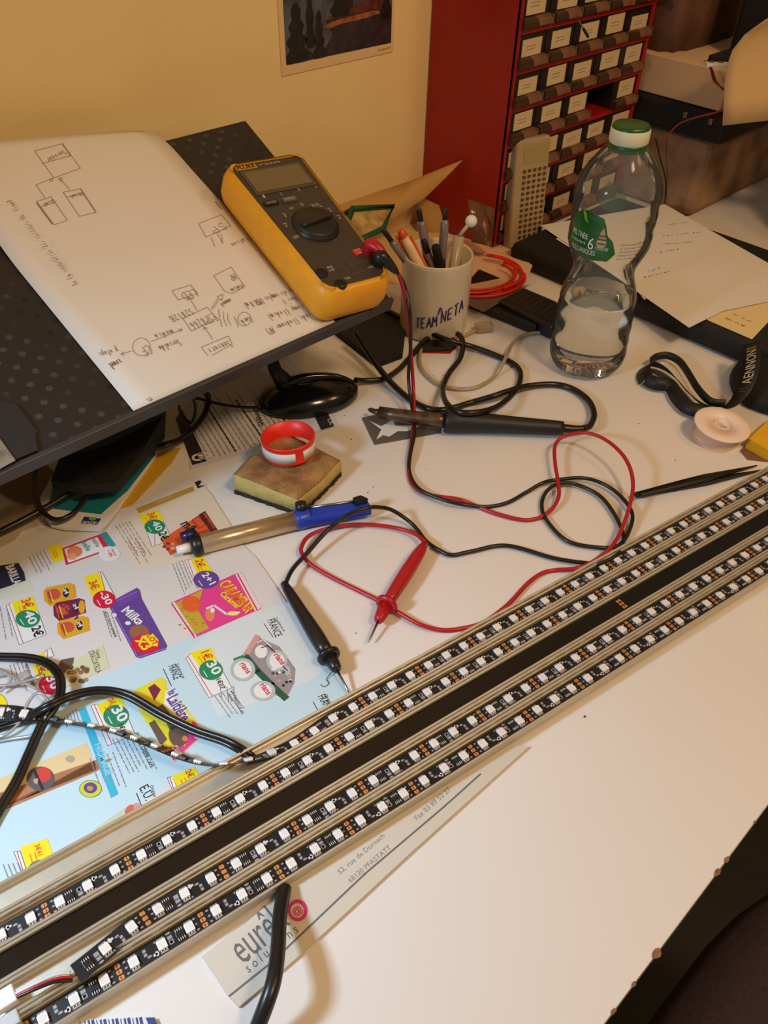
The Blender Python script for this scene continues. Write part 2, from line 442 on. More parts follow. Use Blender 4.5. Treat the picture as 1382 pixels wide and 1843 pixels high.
# ================================================================== STACK RIGHT OF THE CABINET
m_foam = mat('foam_block', (176, 140, 108), 0.95, rgb2=(132, 100, 76), vscale=22, bump=.5, bscale=120)
mb = MB(); mb.box((1.345, .68, .0555), (.31, .25, .111), m_foam, bev=.012)
tag(mb.build('foam_crate', smooth=False), 'stained grey foam crate at bottom of the stack right of red cabinet', 'crate')
cs = thing('black_case', (1.345, .68, .1115), 'flat black case lying between the foam crate and the white carton', 'case')
mb = MB(); mb.box((1.345, .672, .132), (.32, .27, .040), BLACKM, bev=.006); mb.build('case_shell', cs)
mb = MB()
for (yy) in (.56, .60): mb.box((1.184, yy, .140), (.003, .006, .008), STEEL, bev=.0008)
mb.build('clasp', cs)
m_cart = mat('carton_white', (212, 178, 140), 0.8, var=.08, vscale=12)
mb = MB(); mb.box((1.335, .685, .1783), (.29, .262, .050), m_cart, bev=.0015)
mb.box((1.335, .553, .1783), (.012, .0006, .048), mat('carton_tape', (190, 150, 108), .4))
tag(mb.build('white_carton'), 'low white cardboard box topmost of the stack right of red cabinet', 'box')
# printed bag on top
m_bag = mat('bag_brown', (120, 82, 62), 0.6, rgb2=(84, 56, 44), vscale=14, bump=.6, bscale=30)
bg = thing('shopping_bag', (1.33, .72, .2035), 'crumpled brown printed bag standing on the white carton', 'bag')
mb = MB()
rows = []
for k in range(7):
    z = .2035 + .18 * k / 6; row = []
    for j in range(24):
        a = 2 * math.pi * j / 24; ca, sa = math.cos(a), math.sin(a)
        r1 = .10 * (abs(ca) ** .35) * (1 if ca > 0 else -1); r2 = .065 * (abs(sa) ** .35) * (1 if sa > 0 else -1)
        j_ = random.uniform(-.006, .006)
        row.append(mb.bm.verts.new((1.31 + r1 + j_, .72 + r2 + j_ * .6, z + random.uniform(-.003, .003) * (k > 0))))
    rows.append(row)
k_ = mb.mi(m_bag)
for k in range(6):
    for j in range(24):
        f = mb.bm.faces.new((rows[k][j], rows[k][(j + 1) % 24], rows[k + 1][(j + 1) % 24], rows[k + 1][j])); f.material_index = k_
f = mb.bm.faces.new(rows[0]); f.material_index = k_; f = mb.bm.faces.new(rows[-1]); f.material_index = k_
mb.build('bag_body', bg, smooth=True)
mb = MB(); m_pr = mat('bag_red_print', (150, 66, 50), .6)
mb.box((1.204, .72, .272), (.003, .12, .004), m_pr); mb.box((1.204, .72, .30), (.003, .11, .016), mat('bag_red_band', (128, 54, 40), .6, var=.5, vscale=150))
mb.build('printed_band', bg)
# black box / screen at the top right
mb = MB(); mb.box((1.405, .47, .36), (.27, .27, .31), BLACKM, bev=.008)
tag(mb.build('black_speaker_box'), 'large black box at top right behind the hanging curled sheet', 'box')
mb = MB(); mb.box((1.262, .575, .209), (.11, .05, .010), BLACKM, bev=.002)
tag(mb.build('black_tray'), 'small flat black tray on the white carton under a tiny led module', 'tray')
# led module and its wires
lm = thing('led_module', at(1288, 115, .216), 'tiny white led module with red and brown wires on the black tray', 'led module')
mb = MB(); p = at(1292, 116, .216); mb.box((0, 0, 0), (.034, .011, .004), WPLAST, Matrix.Translation(p) @ Matrix.Rotation(R_(-42), 4, 'Z'), bev=.0008)
mb.build('module_board', lm)
for k in (-.009, .003):
    mb = MB(); mb.box((k, 0, .003), (.005, .005, .0022), STEEL, Matrix.Translation(p) @ Matrix.Rotation(R_(-42), 4, 'Z'), bev=.0006); mb.build('led', lm)
m_wr = mat('thin_red_wire', (170, 40, 26), .45); m_wb = mat('thin_brown_wire', (112, 48, 28), .45)
for nm, mm, off in (('red_wire', m_wr, 0), ('brown_wire', m_wb, 3)):
    pts = [(1276, 112, .217), (1280 + off, 130, .214), (1286 + off, 147, .20), (1305, 160 + off, .195), (1332, 164 + off, .19), (1325, 176 + off, .185), (1308, 192 + off, .175), (1285, 203, .162), (1250, 212, .150), (1222, 223, .140), (1205, 240, .128), (1187, 264, .115)]
    mb = MB(); mb.tube([at(u, v, z) for u, v, z in pts] if False else spline([onp(u, v, (1.165 - .012 * i / 3, 0, 0), (1, 0, 0)) for i, (u, v, z) in enumerate(pts)], 6), .0011, mm, 6); mb.build(nm, lm)
# curled sheet hanging at the far right
def curl_sheet():
    m = MB(); k = m.mi(mat('warm_sheet', (216, 178, 124), .8)); n = 14; mrows = []
    TL = [(1376, 36), (1340, 62), (1318, 90), (1308, 118), (1304, 150), (1302, 185), (1300, 226)]
    for i, (u, v) in enumerate(TL):
        f_ = i / (len(TL) - 1); a = onp(u, v, (1.13, 0, 0), (1, 0, 0))
        row = []
        for j in range(n):
            g = j / (n - 1)
            row.append(m.bm.verts.new(a + Vector((.10 * g, -.13 * g, .030 * g + .028 * math.sin(math.pi * g) * (1 - f_)))))
        mrows.append(row)
    for i in range(len(mrows) - 1):
        for j in range(n - 1):
            f = m.bm.faces.new((mrows[i][j], mrows[i][j + 1], mrows[i + 1][j + 1], mrows[i + 1][j])); f.material_index = k
    o = m.build('curled_sheet', smooth=True)
    s_ = o.modifiers.new('s', 'SOLIDIFY'); s_.thickness = .0003
    return tag(o, 'blank cream paper sheet curling in front of black box at right edge', 'paper')
curl_sheet()
mb = MB()
prof = [(.0, .0), (.07, .0), (.082, .02), (.085, .08), (.075, .16), (.05, .185), (0, .19)]
mb.lathe(prof, BLACKM, Matrix.Translation((1.285, .355, .0)) @ Matrix.Scale(1.0, 4), 28)
tag(mb.build('black_bag'), 'soft black bag standing at right edge behind the white sheets', 'bag')
mb = MB(); mb.tube(spline([at(1180, 250, .11), at(1188, 285, .08), at(1197, 320, .05), at(1198, 355, .02), at(1192, 385, .002)], 8), .0012, BLACKR, 6)
tag(mb.build('thin_black_wire'), 'thin black wire hanging down beside the foam crate', 'wire')

# ================================================================== NEOPRENE SLEEVE + SHEETS
mb = MB(); mb.box((.992, .4525, .0150), (.255, .38, .030), BLACKM, bev=.010)
slv = mb.build('laptop_sleeve', smooth=True); tag(slv, 'thick black padded laptop sleeve lying beneath white handwritten sheets', 'laptop sleeve')
def sheet(px, z, name, label, lines, mt=WHITE, curl=None, grp=None):
    m = MB(); m.prism([at(u, v, z) for u, v in px], .0004, mt)
    for (a, b, s, h) in lines:
        hand(m, s, at(*a, z + .0006), at(*b, z + .0006), (0, 0, 1), PENCIL, h, .0006)
    return tag(m.build(name), label, 'paper', grp)
m_yell = mat('cream_sheet', (226, 204, 152), .8, var=.03)
sheet([(1277, 578), (1200, 540), (1290, 480), (1400, 500), (1415, 545), (1353, 611)], .0304, 'note_sheet', 'cream note with small writing poking from under the large sheets', [((1305, 573), (1340, 588), 'dans le mm', .004), ((1318, 565), (1352, 580), 'sur le on', .004)], m_yell)
sheet([(1000, 430), (1190, 380), (1240, 440), (1160, 540), (1143, 520)], .0312, 'paper_sheet', 'white sheet mostly hidden under the large handwritten sheet behind the bottle', [])
sheet([(972, 406), (1196, 368), (1400, 484), (1400, 536), (1382, 543), (1300, 560), (1240, 590), (1110, 500)], .0322, 'handwritten_sheet', 'large white sheet with faint handwriting lying on the black sleeve', [
    ((1202, 405), (1240, 400), 'sans sui', .004), ((1195, 425), (1265, 418), 'les sont dan', .004), ((1192, 440), (1250, 436), 'remise lune', .004), ((1188, 455), (1225, 448), 'a sera', .004), ((1170, 490), (1195, 480), 'Total', .005), ((1160, 500), (1210, 488), 'dansres', .004)])
# small power adapter and flat black drive
pa = thing('power_adapter', at(985, 545, 0), 'black power adapter brick with embossed markings beside the sleeve', 'power adapter')
def rot_box(name, p, ax, size, m, parent=None, bev=.002, zrot=0, label=None):
    q = MB(); q.box((0, 0, 0), size, m, Matrix.Translation(p) @ Matrix.Rotation(zrot, 4, 'Z'), bev=bev); return q.build(name, parent, label)
p0 = at(968, 552, .018); p0.z = .0095
rot_box('adapter_body', p0, None, (.052, .085, .018), BLACKP, pa, .003)
mb = MB(); m_emb = mat('embossed_grey', (66, 56, 46), .5)
for k in range(4):
    y = p0.y - .030 + k * .017; x = p0.x - .015
    ribline(mb, [Vector((x, y, .0187)), Vector((x + .030, y + .003, .0187)), Vector((x + .030, y + .011, .0187)), Vector((x, y + .009, .0187)), Vector((x, y, .0187))], .0009, m_emb)
mb.build('embossed_marks', pa)
hd = thing('external_drive', (.756, .552, 0), 'flat black external drive on the desk behind mug and bottle', 'drive')
mb = MB(); mb.prism([at(820, 545, .0), at(962, 604, .0), at(966, 592, .0), at(1000, 560, .0), at(860, 500, .0)], .013, BLACKP); mb.build('drive_case', hd, bev=.0015)
mb = MB(); text_at(mb, 'USB', at(878, 556, .0133), at(898, 564, .0133), (0, 0, 1), m_emb); mb.build('port_mark', hd)

# ================================================================== OLD KEYPAD REMOTE
m_beige = mat('aged_beige', (176, 150, 112), .5, var=.1, vscale=30)
rem = thing('keypad_remote', (.915, .665, 0), 'beige remote with small brown keys leaning against the red cabinet', 'remote control')
Mr = Matrix.Translation((.918, .660, .004)) @ Matrix.Rotation(R_(2.5), 4, 'Y') @ Matrix.Rotation(R_(-6), 4, 'X') @ Matrix.Rotation(R_(-12), 4, 'Z')
mb = MB(); mb.box((0, 0, .071), (.058, .018, .142), m_beige, Mr, bev=.004); mb.build('remote_case', rem)
mb = MB(); mb.box((0.004, -.0092, .122), (.042, .001, .022), mat('remote_screen', (160, 146, 90), .3), Mr); mb.build('display', rem)
kmat = mat('brown_keys', (84, 58, 44), .5); q = MB(); q.box((0, 0, 0), (.0046, .002, .0035), kmat, bev=.0006)
key0 = q.build('key'); key0.parent = rem; ORG[key0.name] = Vector()
first = True
for r in range(13):
    for c in range(5):
        k = key0 if first else key0.copy()
        if not first: COL.objects.link(k); k.parent = rem
        first = False
        Mk = Mr @ Matrix.Translation((-.014 + c * .0088, -.0098, .102 - r * .0072))
        k.matrix_basis = Matrix.Translation(-Vector(rem.location)) @ Mk

# ================================================================== PAPERS BY THE WALL
m_kraft = mat('manila_paper', (196, 152, 92), .8, var=.06, vscale=20)
def bent(name, pts, label, cat, mt=m_kraft, th=.0005, grp=None):
    """pts: grid rows of 3d points"""
    m = MB(); k = m.mi(mt); R = [[m.bm.verts.new(p) for p in r] for r in pts]
    for i in range(len(R) - 1):
        for j in range(len(R[0]) - 1):
            f = m.bm.faces.new((R[i][j], R[i][j + 1], R[i + 1][j + 1], R[i + 1][j])); f.material_index = k
    o = m.build(name, smooth=True); s_ = o.modifiers.new('s', 'SOLIDIFY'); s_.thickness = th
    return tag(o, label, cat, grp)
def wy(u, v, y): return onp(u, v, (0, y, 0), (0, 1, 0))
bent('manila_envelope', [[wy(560, 386, .805), wy(640, 358, .800), wy(740, 325, .795), wy(833, 288, .74)],
                         [wy(570, 410, .800), wy(640, 385, .790), wy(720, 362, .785), wy(800, 322, .755)],
                         [wy(580, 440, .79), wy(640, 418, .776), wy(710, 392, .770), wy(764, 357, .765)]], 'tan envelope leaning on the wall with its corner across red cabinet', 'envelope')
bent('card_sleeve', [[wy(758, 355, .800), wy(796, 372, .780), wy(832, 390, .76)],
                     [wy(752, 395, .795), wy(795, 410, .77), wy(836, 425, .745)],
                     [wy(748, 440, .79), wy(795, 450, .76), wy(834, 460, .735)]], 'tan card sleeve standing behind the pen mug against red cabinet', 'card')
mb = MB(); mb.prism([at(600, 440, 0), at(700, 395, 0), at(765, 410, 0), at(850, 455, 0), at(760, 520, 0), at(640, 500, 0)], .0008, mat('cream_card', (214, 184, 128), .8))
tag(mb.build('cream_folder'), 'cream paper folder lying flat behind the multimeter', 'folder')
# green framed box
gb = thing('green_case', wy(668, 430, .775), 'small green framed case with clear lid tilted against the wall', 'case')
m_green = mat('green_plastic', (28, 92, 62), .4); m_gc = mat('case_paper', (206, 176, 112), .6, rgb2=(150, 120, 78), vscale=60)
A_, B_, C_, D_ = wy(634, 376, .772), wy(708, 372, .772), wy(690, 412, .745), wy(612, 446, .745)
nrm = (B_ - A_).cross(D_ - A_).normalized(); nrm = nrm if nrm.y < 0 else -nrm
mb = MB(); mb.prism([A_, B_, C_, D_], 0, m_gc, -nrm * .004); mb.build('case_insert', gb)
mb = MB(); mb.tube([A_, B_, C_, D_, A_], .0042, m_green, 8); mb.tube([p - nrm * .016 for p in (A_, B_, C_, D_, A_)], .0026, m_green, 8)
for p in (A_, B_, C_, D_): mb.tube([p, p - nrm * .016], .0026, m_green, 8)
mb.prism([p - nrm * .017 for p in (A_, B_, C_, D_)], 0, m_green, -nrm * .001)
mb.build('case_frame', gb)
# leaflet with curved writing and red wire coil
lf = thing('printed_card', at(880, 490, 0), 'pink tinted printed card under the red wire coil beside the mug', 'card')
m_pink = mat('pinkish_card', (224, 184, 152), .6)
mb = MB(); mb.prism([at(830, 428, .003), at(905, 440, .005), at(958, 478, .014), at(945, 512, .0145), at(868, 554, .0145), at(790, 520, .012)], .0006, m_pink)
text_at(mb, 'Cupcake', at(844, 455, .0098), at(897, 466, .0098), (0, 0, 1), mat('brown_script', (96, 52, 30), .6), h=.009)
mb.build('card_sheet', lf)
mb = MB(); mb.prism([at(822, 540, .0155), at(900, 525, .0155), at(955, 512, .0155), at(870, 562, .0155)], .0008, clear_mat('bag_film', (190, 160, 150), 1.4, .2, .25)); mb.build('clear_flap', lf)
def ring_px(cx_, cy_, rx, ry, z, r, mt, a0=0, a1=360, n=40, dz=0):
    return [at(cx_ + rx * math.cos(R_(a0 + (a1 - a0) * k / n)), cy_ + ry * math.sin(R_(a0 + (a1 - a0) * k / n)), z + dz * k / n) for k in range(n + 1)]
m_rw = mat('red_wire_glossy', (222, 40, 26), .3)
cl = thing('red_wire_coil', at(870, 500, .003), 'loose coil of bright red wire lying behind the mug', 'wire coil')
for k, (cx_, cy_, rx, ry, z) in enumerate(((862, 494, 78, 36, .018), (855, 490, 74, 32, .020), (860, 500, 84, 34, .0185), (852, 497, 74, 30, .022))):
    mb = MB(); mb.tube(ring_px(cx_, cy_, rx, ry, z, 0, None, -80 + k * 12, 205 + k * 10), .0019, m_rw, 8); mb.build('wire_turn', cl)
mb = MB(); mb.tube(spline([at(905, 520, .022), at(930, 508, .024), at(944, 494, .027)], 6), .0022, m_rw, 8); mb.build('wire_end', cl)
# clear bag by the cabinet
bent('clear_parts_bag', [[wy(842, 358, .672), wy(866, 366, .670), wy(890, 376, .668)], [wy(845, 400, .664), wy(868, 405, .660), wy(889, 412, .664)], [wy(848, 436, .662), wy(868, 440, .655), wy(885, 446, .660)]],
     'small clear plastic bag leaning on red cabinet side behind the mug', 'bag', clear_mat('bag_clear', (180, 120, 100), 1.5, .15, .35), .0003)

# ================================================================== MUG AND PENS
MX = Vector((.661, .588, 0)); m_mug = mat('mug_glaze', (222, 212, 196), .22, **{'Coat Weight': .3})
mug = thing('mug', MX, 'white ceramic mug full of pens with blue handwritten team name', 'mug')
mb = MB()
mb.lathe([(0, .001), (.034, .001), (.036, 0), (.039, .003), (.040, .008), (.0405, .09), (.0405, .094), (.0395, .0955), (.0375, .094), (.037, .01), (.033, .006), (0, .006)], m_mug, Matrix.Translation(MX), 48)
mb.build('mug_body', mug)
mb = MB(); hp = [(.039, .078), (.058, .080), (.068, .066), (.068, .042), (.058, .024), (.039, .022)]
ha = R_(62)
mb.tube(spline([MX + Vector((r * math.cos(ha), r * math.sin(ha), z)) for r, z in hp], 6), .0052, m_mug, 10); mb.build('handle', mug)
m_bluei = mat('blue_marker', (52, 42, 128), .5)
mb = MB()
def mugp(a, z, e=.0004): return MX + Vector(((.0405 + e) * math.cos(R_(a)), (.0405 + e) * math.sin(R_(a)), z))
def mug_hand(s, a0, z0, a1, z1, h):
    n = len(s)
    for i, ch in enumerate(s):
        for pl in HAND.get(ch, []):
            P = []
            for (x, y) in pl:
                t = (i + x * .85) / n; P.append(mugp(a0 + (a1 - a0) * t, z0 + (z1 - z0) * t + y * h))
            Q = []
            for a_, b_ in zip(P, P[1:]):
                for k in range(4): Q.append(a_.lerp(b_, k / 4))
            Q.append(P[-1])
            Q = [MX + Vector(((q - MX).x, (q - MX).y, 0)).normalized() * .0408 + Vector((0, 0, q.z)) for q in Q]
            mb.tube(Q, .00075, m_bluei, 5)
mug_hand('TEAM', -166, .019, -130, .026, .0125)
mug_hand('NETA', -125, .029, -82, .041, .0135)
mb.tube([mugp(-131 + k * .8, .040 + .006 * math.sin(k * .45) + k * .0006, .0003) for k in range(9)], .0008, m_bluei, 5)
mb.build('handwritten_name', mug)
def pen(name, base, top, r, parts, label, grp='pens standing in the mug'):
    """parts: (name, t0, t1, radius factor, material)"""
    t = thing(name, base, label, 'pen', grp); d = top - base
    for (nm, t0, t1, rf0, rf1, mt) in parts:
        q = MB(); q.tube([base + d * t0, base + d * (t0 + (t1 - t0) * .04), base + d * (t0 + (t1 - t0) * .9), base + d * t1], [r * rf0 * .9, r * rf0, r * rf1, r * rf1 * .8], mt, 12); q.build(nm, t)
    return t
m_navy = mat('navy_plastic', (32, 28, 74), .3); m_grip = mat('clear_grey_barrel', (128, 118, 124), .2, **{'Coat Weight': .5}); m_or = mat('orange_plastic', (222, 84, 34), .35)
def penpt(u, v, r_, a_, zb=.012):
    b = MX + Vector((r_ * math.cos(R_(a_)), r_ * math.sin(R_(a_)), zb)); return b
def toppt(u, v, d_): # point on the view ray at horizontal distance plane through mug
    n = Vector((.707, .707, 0)); return onp(u, v, MX + n * d_, n)
pen('ballpoint_pen', penpt(0, 0, .022, -60), toppt(688, 412, -.012), .0048, [('barrel', 0, .52, 1, 1, m_navy), ('upper_barrel', .52, .88, 1, .9, m_grip), ('push_button', .88, 1, .6, .6, BLACKP)], 'grey and navy ballpoint pen leaning furthest left in the mug')
pen('ballpoint_pen', penpt(0, 0, .012, -90), toppt(753, 376, .012), .0052, [('barrel', 0, .58, 1, 1, m_navy), ('upper_barrel', .58, .90, 1, .95, m_grip), ('push_button', .90, 1, .6, .6, BLACKP)], 'upright navy ballpoint pen with grey top in the middle of the mug')
pen('ballpoint_pen', penpt(0, 0, .016, -120), toppt(802, 373, .02), .0050, [('barrel', 0, .58, 1, 1, m_navy), ('upper_barrel', .58, .90, 1, .95, m_grip), ('push_button', .90, 1, .6, .6, BLACKP)], 'navy ballpoint pen with grey top leaning right, tallest in the mug')
pen('marker_pen', penpt(0, 0, .020, -40), toppt(762, 432, .0), .0046, [('barrel', 0, .85, 1, 1, m_grip), ('cap', .85, 1, .8, .8, BLACKP)], 'short black capped pen at the middle front of the mug')
pen('marker_pen', penpt(0, 0, .024, -30), toppt(783, 442, -.006), .0052, [('barrel', 0, .7, 1, 1, BLACKP), ('cap', .7, 1, 1, .95, BLACKM)], 'short all black marker pen right of centre in the mug')
fl = pen('flat_marker', penpt(0, 0, .024, -75), toppt(720, 414, -.004), .0058, [('barrel', 0, .93, 1, 1, mat('cream_barrel', (236, 206, 168), .4)), ('cap_tip', .93, 1, 1, .6, m_or)], 'flat orange and cream marker standing in the mug')
mb = MB(); b_ = penpt(0, 0, .024, -75); t_ = toppt(720, 414, -.004)
for s_ in (-1, 1): mb.tube([b_ + Vector((.0055, -.0055, 0)) * s_, t_ + Vector((.0055, -.0055, 0)) * s_ - (t_ - b_) * .06], .0016, m_or, 6)
mb.build('orange_edge', fl)
tw = thing('white_swab_tool', penpt(0, 0, .028, 10), 'translucent white stick tool with round white ball on top in the mug', 'tool')
b_ = penpt(0, 0, .018, -95); t1 = toppt(826, 425, .01); t2 = toppt(848, 398, .018)
mb = MB(); mb.tube([b_, t1], [.0050, .0062], mat('milky_plastic', (186, 170, 146), .3), 12); mb.build('tool_barrel', tw)
mb = MB(); mb.tube([t1, t2], .0022, mat('milky_plastic', (186, 170, 146)), 8); mb.build('tool_neck', tw)
mb = MB(); mb.lathe([(0, -.0068)] + [(.0068 * math.cos(R_(a)), .0068 * math.sin(R_(a))) for a in range(-75, 90, 15)] + [(0, .0068)], WPLAST, Matrix.Translation(t2), 20); mb.build('ball', tw)

# black and red clip under the cable in front of the mug
mb = MB(); mb.prism([at(760, 634, .001), at(768, 618, .001), at(815, 612, .001), at(820, 622, .001), at(812, 632, .001)], .006, BLACKP)
mb.prism([at(762, 636, .0), at(770, 620, .0), at(815, 614, .0), at(822, 625, .0), at(810, 637, .0)], .0012, REDR)
tag(mb.build('black_magnet'), 'small black pad with red underside on desk before the mug', 'pad')

# ================================================================== STAND (perforated laptop riser)
SA = Vector((.232, .5136, .12)); TL_ = R_(20)
SX = Vector((1, 0, 0)); SY = Vector((0, math.cos(TL_), math.sin(TL_))); SN = Vector((0, -math.sin(TL_), math.cos(TL_)))
def S(a, b, c=0.0): return SA + SX * a + SY * b + SN * c
def Sp(u, v, c=0.0): return onp(u, v, S(0, 0, c), SN)
def perforated():
    m = mat('perforated_black', (27, 27, 31), .5); nt = m.node_tree; b = nt.nodes['Principled BSDF']
    tc = nt.nodes.new('ShaderNodeTexCoord'); mp = nt.nodes.new('ShaderNodeMapping'); mp.inputs['Rotation'].default_value = (-TL_, 0, 0)
    nt.links.new(tc.outputs['Object'], mp.inputs['Vector'])
    sx = nt.nodes.new('ShaderNodeSeparateXYZ'); nt.links.new(mp.outputs[0], sx.inputs[0])
    def M(op, a, b_=None):
        n = nt.nodes.new('ShaderNodeMath'); n.operation = op
        for i, x in enumerate((a, b_)):
            if x is None: continue
            if isinstance(x, (int, float)): n.inputs[i].default_value = x
            else: nt.links.new(x, n.inputs[i])
        return n.outputs[0]
    P = .0200
    u = M('DIVIDE', sx.outputs[0], P); v = M('DIVIDE', sx.outputs[1], P)
    uu = M('ADD', u, v); vv = M('SUBTRACT', u, v)
    fu = M('SUBTRACT', M('FRACT', uu), .5); fv = M('SUBTRACT', M('FRACT', vv), .5)
    d = M('SQRT', M('ADD', M('MULTIPLY', fu, fu), M('MULTIPLY', fv, fv)))
    inh = M('LESS_THAN', d, .19)
    ns = nt.nodes.new('ShaderNodeTexNoise'); ns.inputs['Scale'].default_value = 14; nt.links.new(tc.outputs['Object'], ns.inputs['Vector'])
    cr = nt.nodes.new('ShaderNodeValToRGB'); cr.color_ramp.elements[0].position = .45; cr.color_ramp.elements[1].position = .6
    cr.color_ramp.elements[0].color = (*lin((12, 12, 14)), 1); cr.color_ramp.elements[1].color = (*lin((62, 62, 64)), 1)  # hole shade put into the colour, paler where light beneath shows through
    nt.links.new(ns.outputs['Fac'], cr.inputs['Fac'])
    mx = nt.nodes.new('ShaderNodeMix'); mx.data_type = 'RGBA'
    nt.links.new(inh, mx.inputs[0]); mx.inputs[6].default_value = (*lin((30, 30, 34)), 1); nt.links.new(cr.outputs[0], mx.inputs[7])
    nt.links.new(mx.outputs[2], b.inputs['Base Color'])
    return m
m_perf = perforated()
stand = thing('laptop_stand', (.23, .60, 0), 'black perforated laptop stand holding the diagram sheet and the multimeter', 'laptop stand')
mb = MB()
mb.prism([S(-.36, 0, -.001), S(.2815, 0, -.001), S(.314, .278, -.001), S(-.36, .278, -.001)], 0, m_perf, -SN * .009)
mb.build('perforated_panel', stand, bev=.0012)
m_rim = mat('rim_plastic', (54, 52, 56), .45)
mb = MB(); mb.prism([S(-.36, -.004, .0006), S(.283, -.004, .0006), S(.283, -.004, -.013), S(-.36, -.004, -.013)], 0, m_rim, SY * .0045); mb.build('front_lip', stand, bev=.0008)
# folding foot plate, legs, and a slab for the shade beneath
def slab(name, pts, d, mt, parent, bev=.001):
    q = MB(); q.prism(pts, 0, mt, d); return q.build(name, parent, bev=bev)
slab('foot_and_shade_plate', [at(592, 595, .0), at(678, 663, .0), at(724, 646, .0), at(730, 596, .0), at(690, 560, 0)], Vector((0, 0, .008)), BLACKM, stand)
slab('leg', [Vector((.500, .655, .006)), Vector((.515, .655, .006)), Vector((.515, .735, .006)), Vector((.500, .735, .006))], Vector((-.02, -.06, .145)), BLACKM, stand)
slab('leg', [Vector((.02, .66, .006)), Vector((.035, .66, .006)), Vector((.035, .74, .006)), Vector((.02, .74, .006))], Vector((0, -.06, .145)), BLACKM, stand)
mb = MB(); mb.prism([at(95, 880, .022), at(110, 840, .03), at(300, 738, .05), at(297, 790, .022), at(215, 885, .018), at(150, 893, .018)], .010, BLACKM)  # black slab stands in for the stand's shadow together with its left leg
mb.build('foot_and_shade_plate', stand, bev=.002)
# rounded pad at the left + foil sheet
mb = MB(); mb.prism([Sp(-40, 712, .0006), Sp(30, 730, .0006), Sp(60, 770, .0006), Sp(68, 812, .0006), Sp(-40, 858, .0006)], 0, mat('soft_pad', (32, 33, 38), .6), SN * .0015)
tag(mb.build('rubber_mat'), 'smooth dark rounded rubber mat on the left end of stand', 'mat')
mb = MB(); mb.prism([Sp(-30, 770, .003), Sp(0, 790, .003), Sp(28, 829, .003), Sp(-10, 850, .003)], 0, mat('foil', (170, 172, 170), .35, .6, rgb2=(110, 112, 112), vscale=60), SN * .0006)
tag(mb.build('foil_wrapper'), 'crinkled silvery wrapper corner at left frame edge on the stand', 'wrapper')

# diagram sheet
ds = thing('diagram_sheet', S(.1, .14, 0), 'large white sheet with pencil block diagrams lying on the black stand', 'paper')
mb = MB(); kk = mb.mi(WHITE); g = []
NB = 34
def sheet_pt(a, b, e=0):
    # the far end of the sheet lifts off the stand, more so on its left side, and rolls back over
    c = .0006; f = a / .21
    if b > .17:
        t = (b - .17) / .127
        c += (.030 - .024 * f ** 1.3) * (t ** 1.6) - .012 * max(0, t - .8) ** 2 * 10 * (.3 + f)
    return S(a - (.010 * max(0, (b - .255) / .042) ** 2 * f ** 6 if b > .255 else 0), b, c + e)
for i in range(NB + 1):
    b = .297 * i / NB; g.append([mb.bm.verts.new(sheet_pt(-.0 + .21 * j / 10 + .00 * b, b)) for j in range(11)])
for i in range(NB):
    for j in range(10):
        f = mb.bm.faces.new((g[i][j], g[i][j + 1], g[i + 1][j + 1], g[i + 1][j])); f.material_index = kk; f.smooth = True
s_ = mb.build('paper_sheet', ds); q_ = s_.modifiers.new('s', 'SOLIDIFY'); q_.thickness = .0003; q_.offset = -1
# pencil drawings (crop A: origin 0,180 scale 2.658)
def A(x, y):
    c = .0006
    for _ in range(6):
        p = Sp(x / 2.658, 180 + y / 2.658, c + .0006); b = (p - SA).dot(SY)
        c = (sheet_pt(max(0, min(.21, (p - SA).dot(SX))), min(b, .297)) - SA).dot(SN)
    return p
mb = MB()
def dl(pts, wd=.00042): ribline(mb, [A(*p) for p in pts], wd, PENCIL, SN)
def circ(cx_, cy_, r, a0=0, a1=360, sx=1.0):
    dl([(cx_ + r * sx * math.cos(R_(a)), cy_ + r * math.sin(R_(a))) for a in range(a0, a1 + 1, 15)])
def hw(s, p, q, h, wd=.00045): hand(mb, s, A(*p), A(*q), SN, PENCIL, h, wd)
dl([(165, 243), (298, 208), (385, 325), (258, 372), (165, 243)]); dl([(200, 303), (340, 265)]); dl([(298, 208), (338, 265)], .0010)
hw('Serveur', (300, 240), (215, 285), .006)
dl([(258, 372), (240, 378), (172, 405), (215, 468)]); dl([(285, 375), (335, 428)]); circ(290, 378, 8); circ(245, 382, 7)
dl([(175, 485), (245, 462), (322, 575), (258, 596), (175, 485)]); dl([(195, 510), (265, 488)]); dl([(175, 490), (250, 592)], .0009)
dl([(302, 440), (385, 424), (460, 536), (380, 556), (302, 440)]); dl([(318, 465), (398, 446)]); dl([(385, 424), (455, 530)], .0009)
hw('Client', (250, 475), (200, 500), .004); hw('Client', (385, 440), (330, 458), .004)
hw("1e la separation des serveurs du client", (375, 880), (50, 470), .0055)
dl([(950, 590), (1060, 548), (1105, 600), (985, 655), (950, 590)]); hw('SP', (1060, 585), (985, 620), .009)
dl([(1010, 655), (1028, 700)]); dl([(1040, 640), (1065, 685), (1060, 640)]); hw('Station', (1190, 650), (1095, 690), .006); dl([(1030, 485), (1060, 520)], .001)
dl([(1022, 840), (1105, 798), (1170, 892), (1110, 925), (1075, 915), (1022, 840)]); hw('AP', (1115, 830), (1085, 845), .007); hw('station', (1155, 880), (1095, 905), .006)
dl([(822, 912), (912, 884), (945, 925), (852, 955), (822, 912)]); hw('LED', (925, 905), (855, 925), .009)
dl([(942, 1005), (905, 945)]); dl([(898, 962), (903, 942), (922, 952)])
hw('WS2812B', (925, 990), (800, 1040), .007)
dl([(875, 1045), (990, 990), (1035, 1045), (915, 1105), (875, 1045)]); hw('ESP8266', (1015, 1020), (895, 1070), .009)
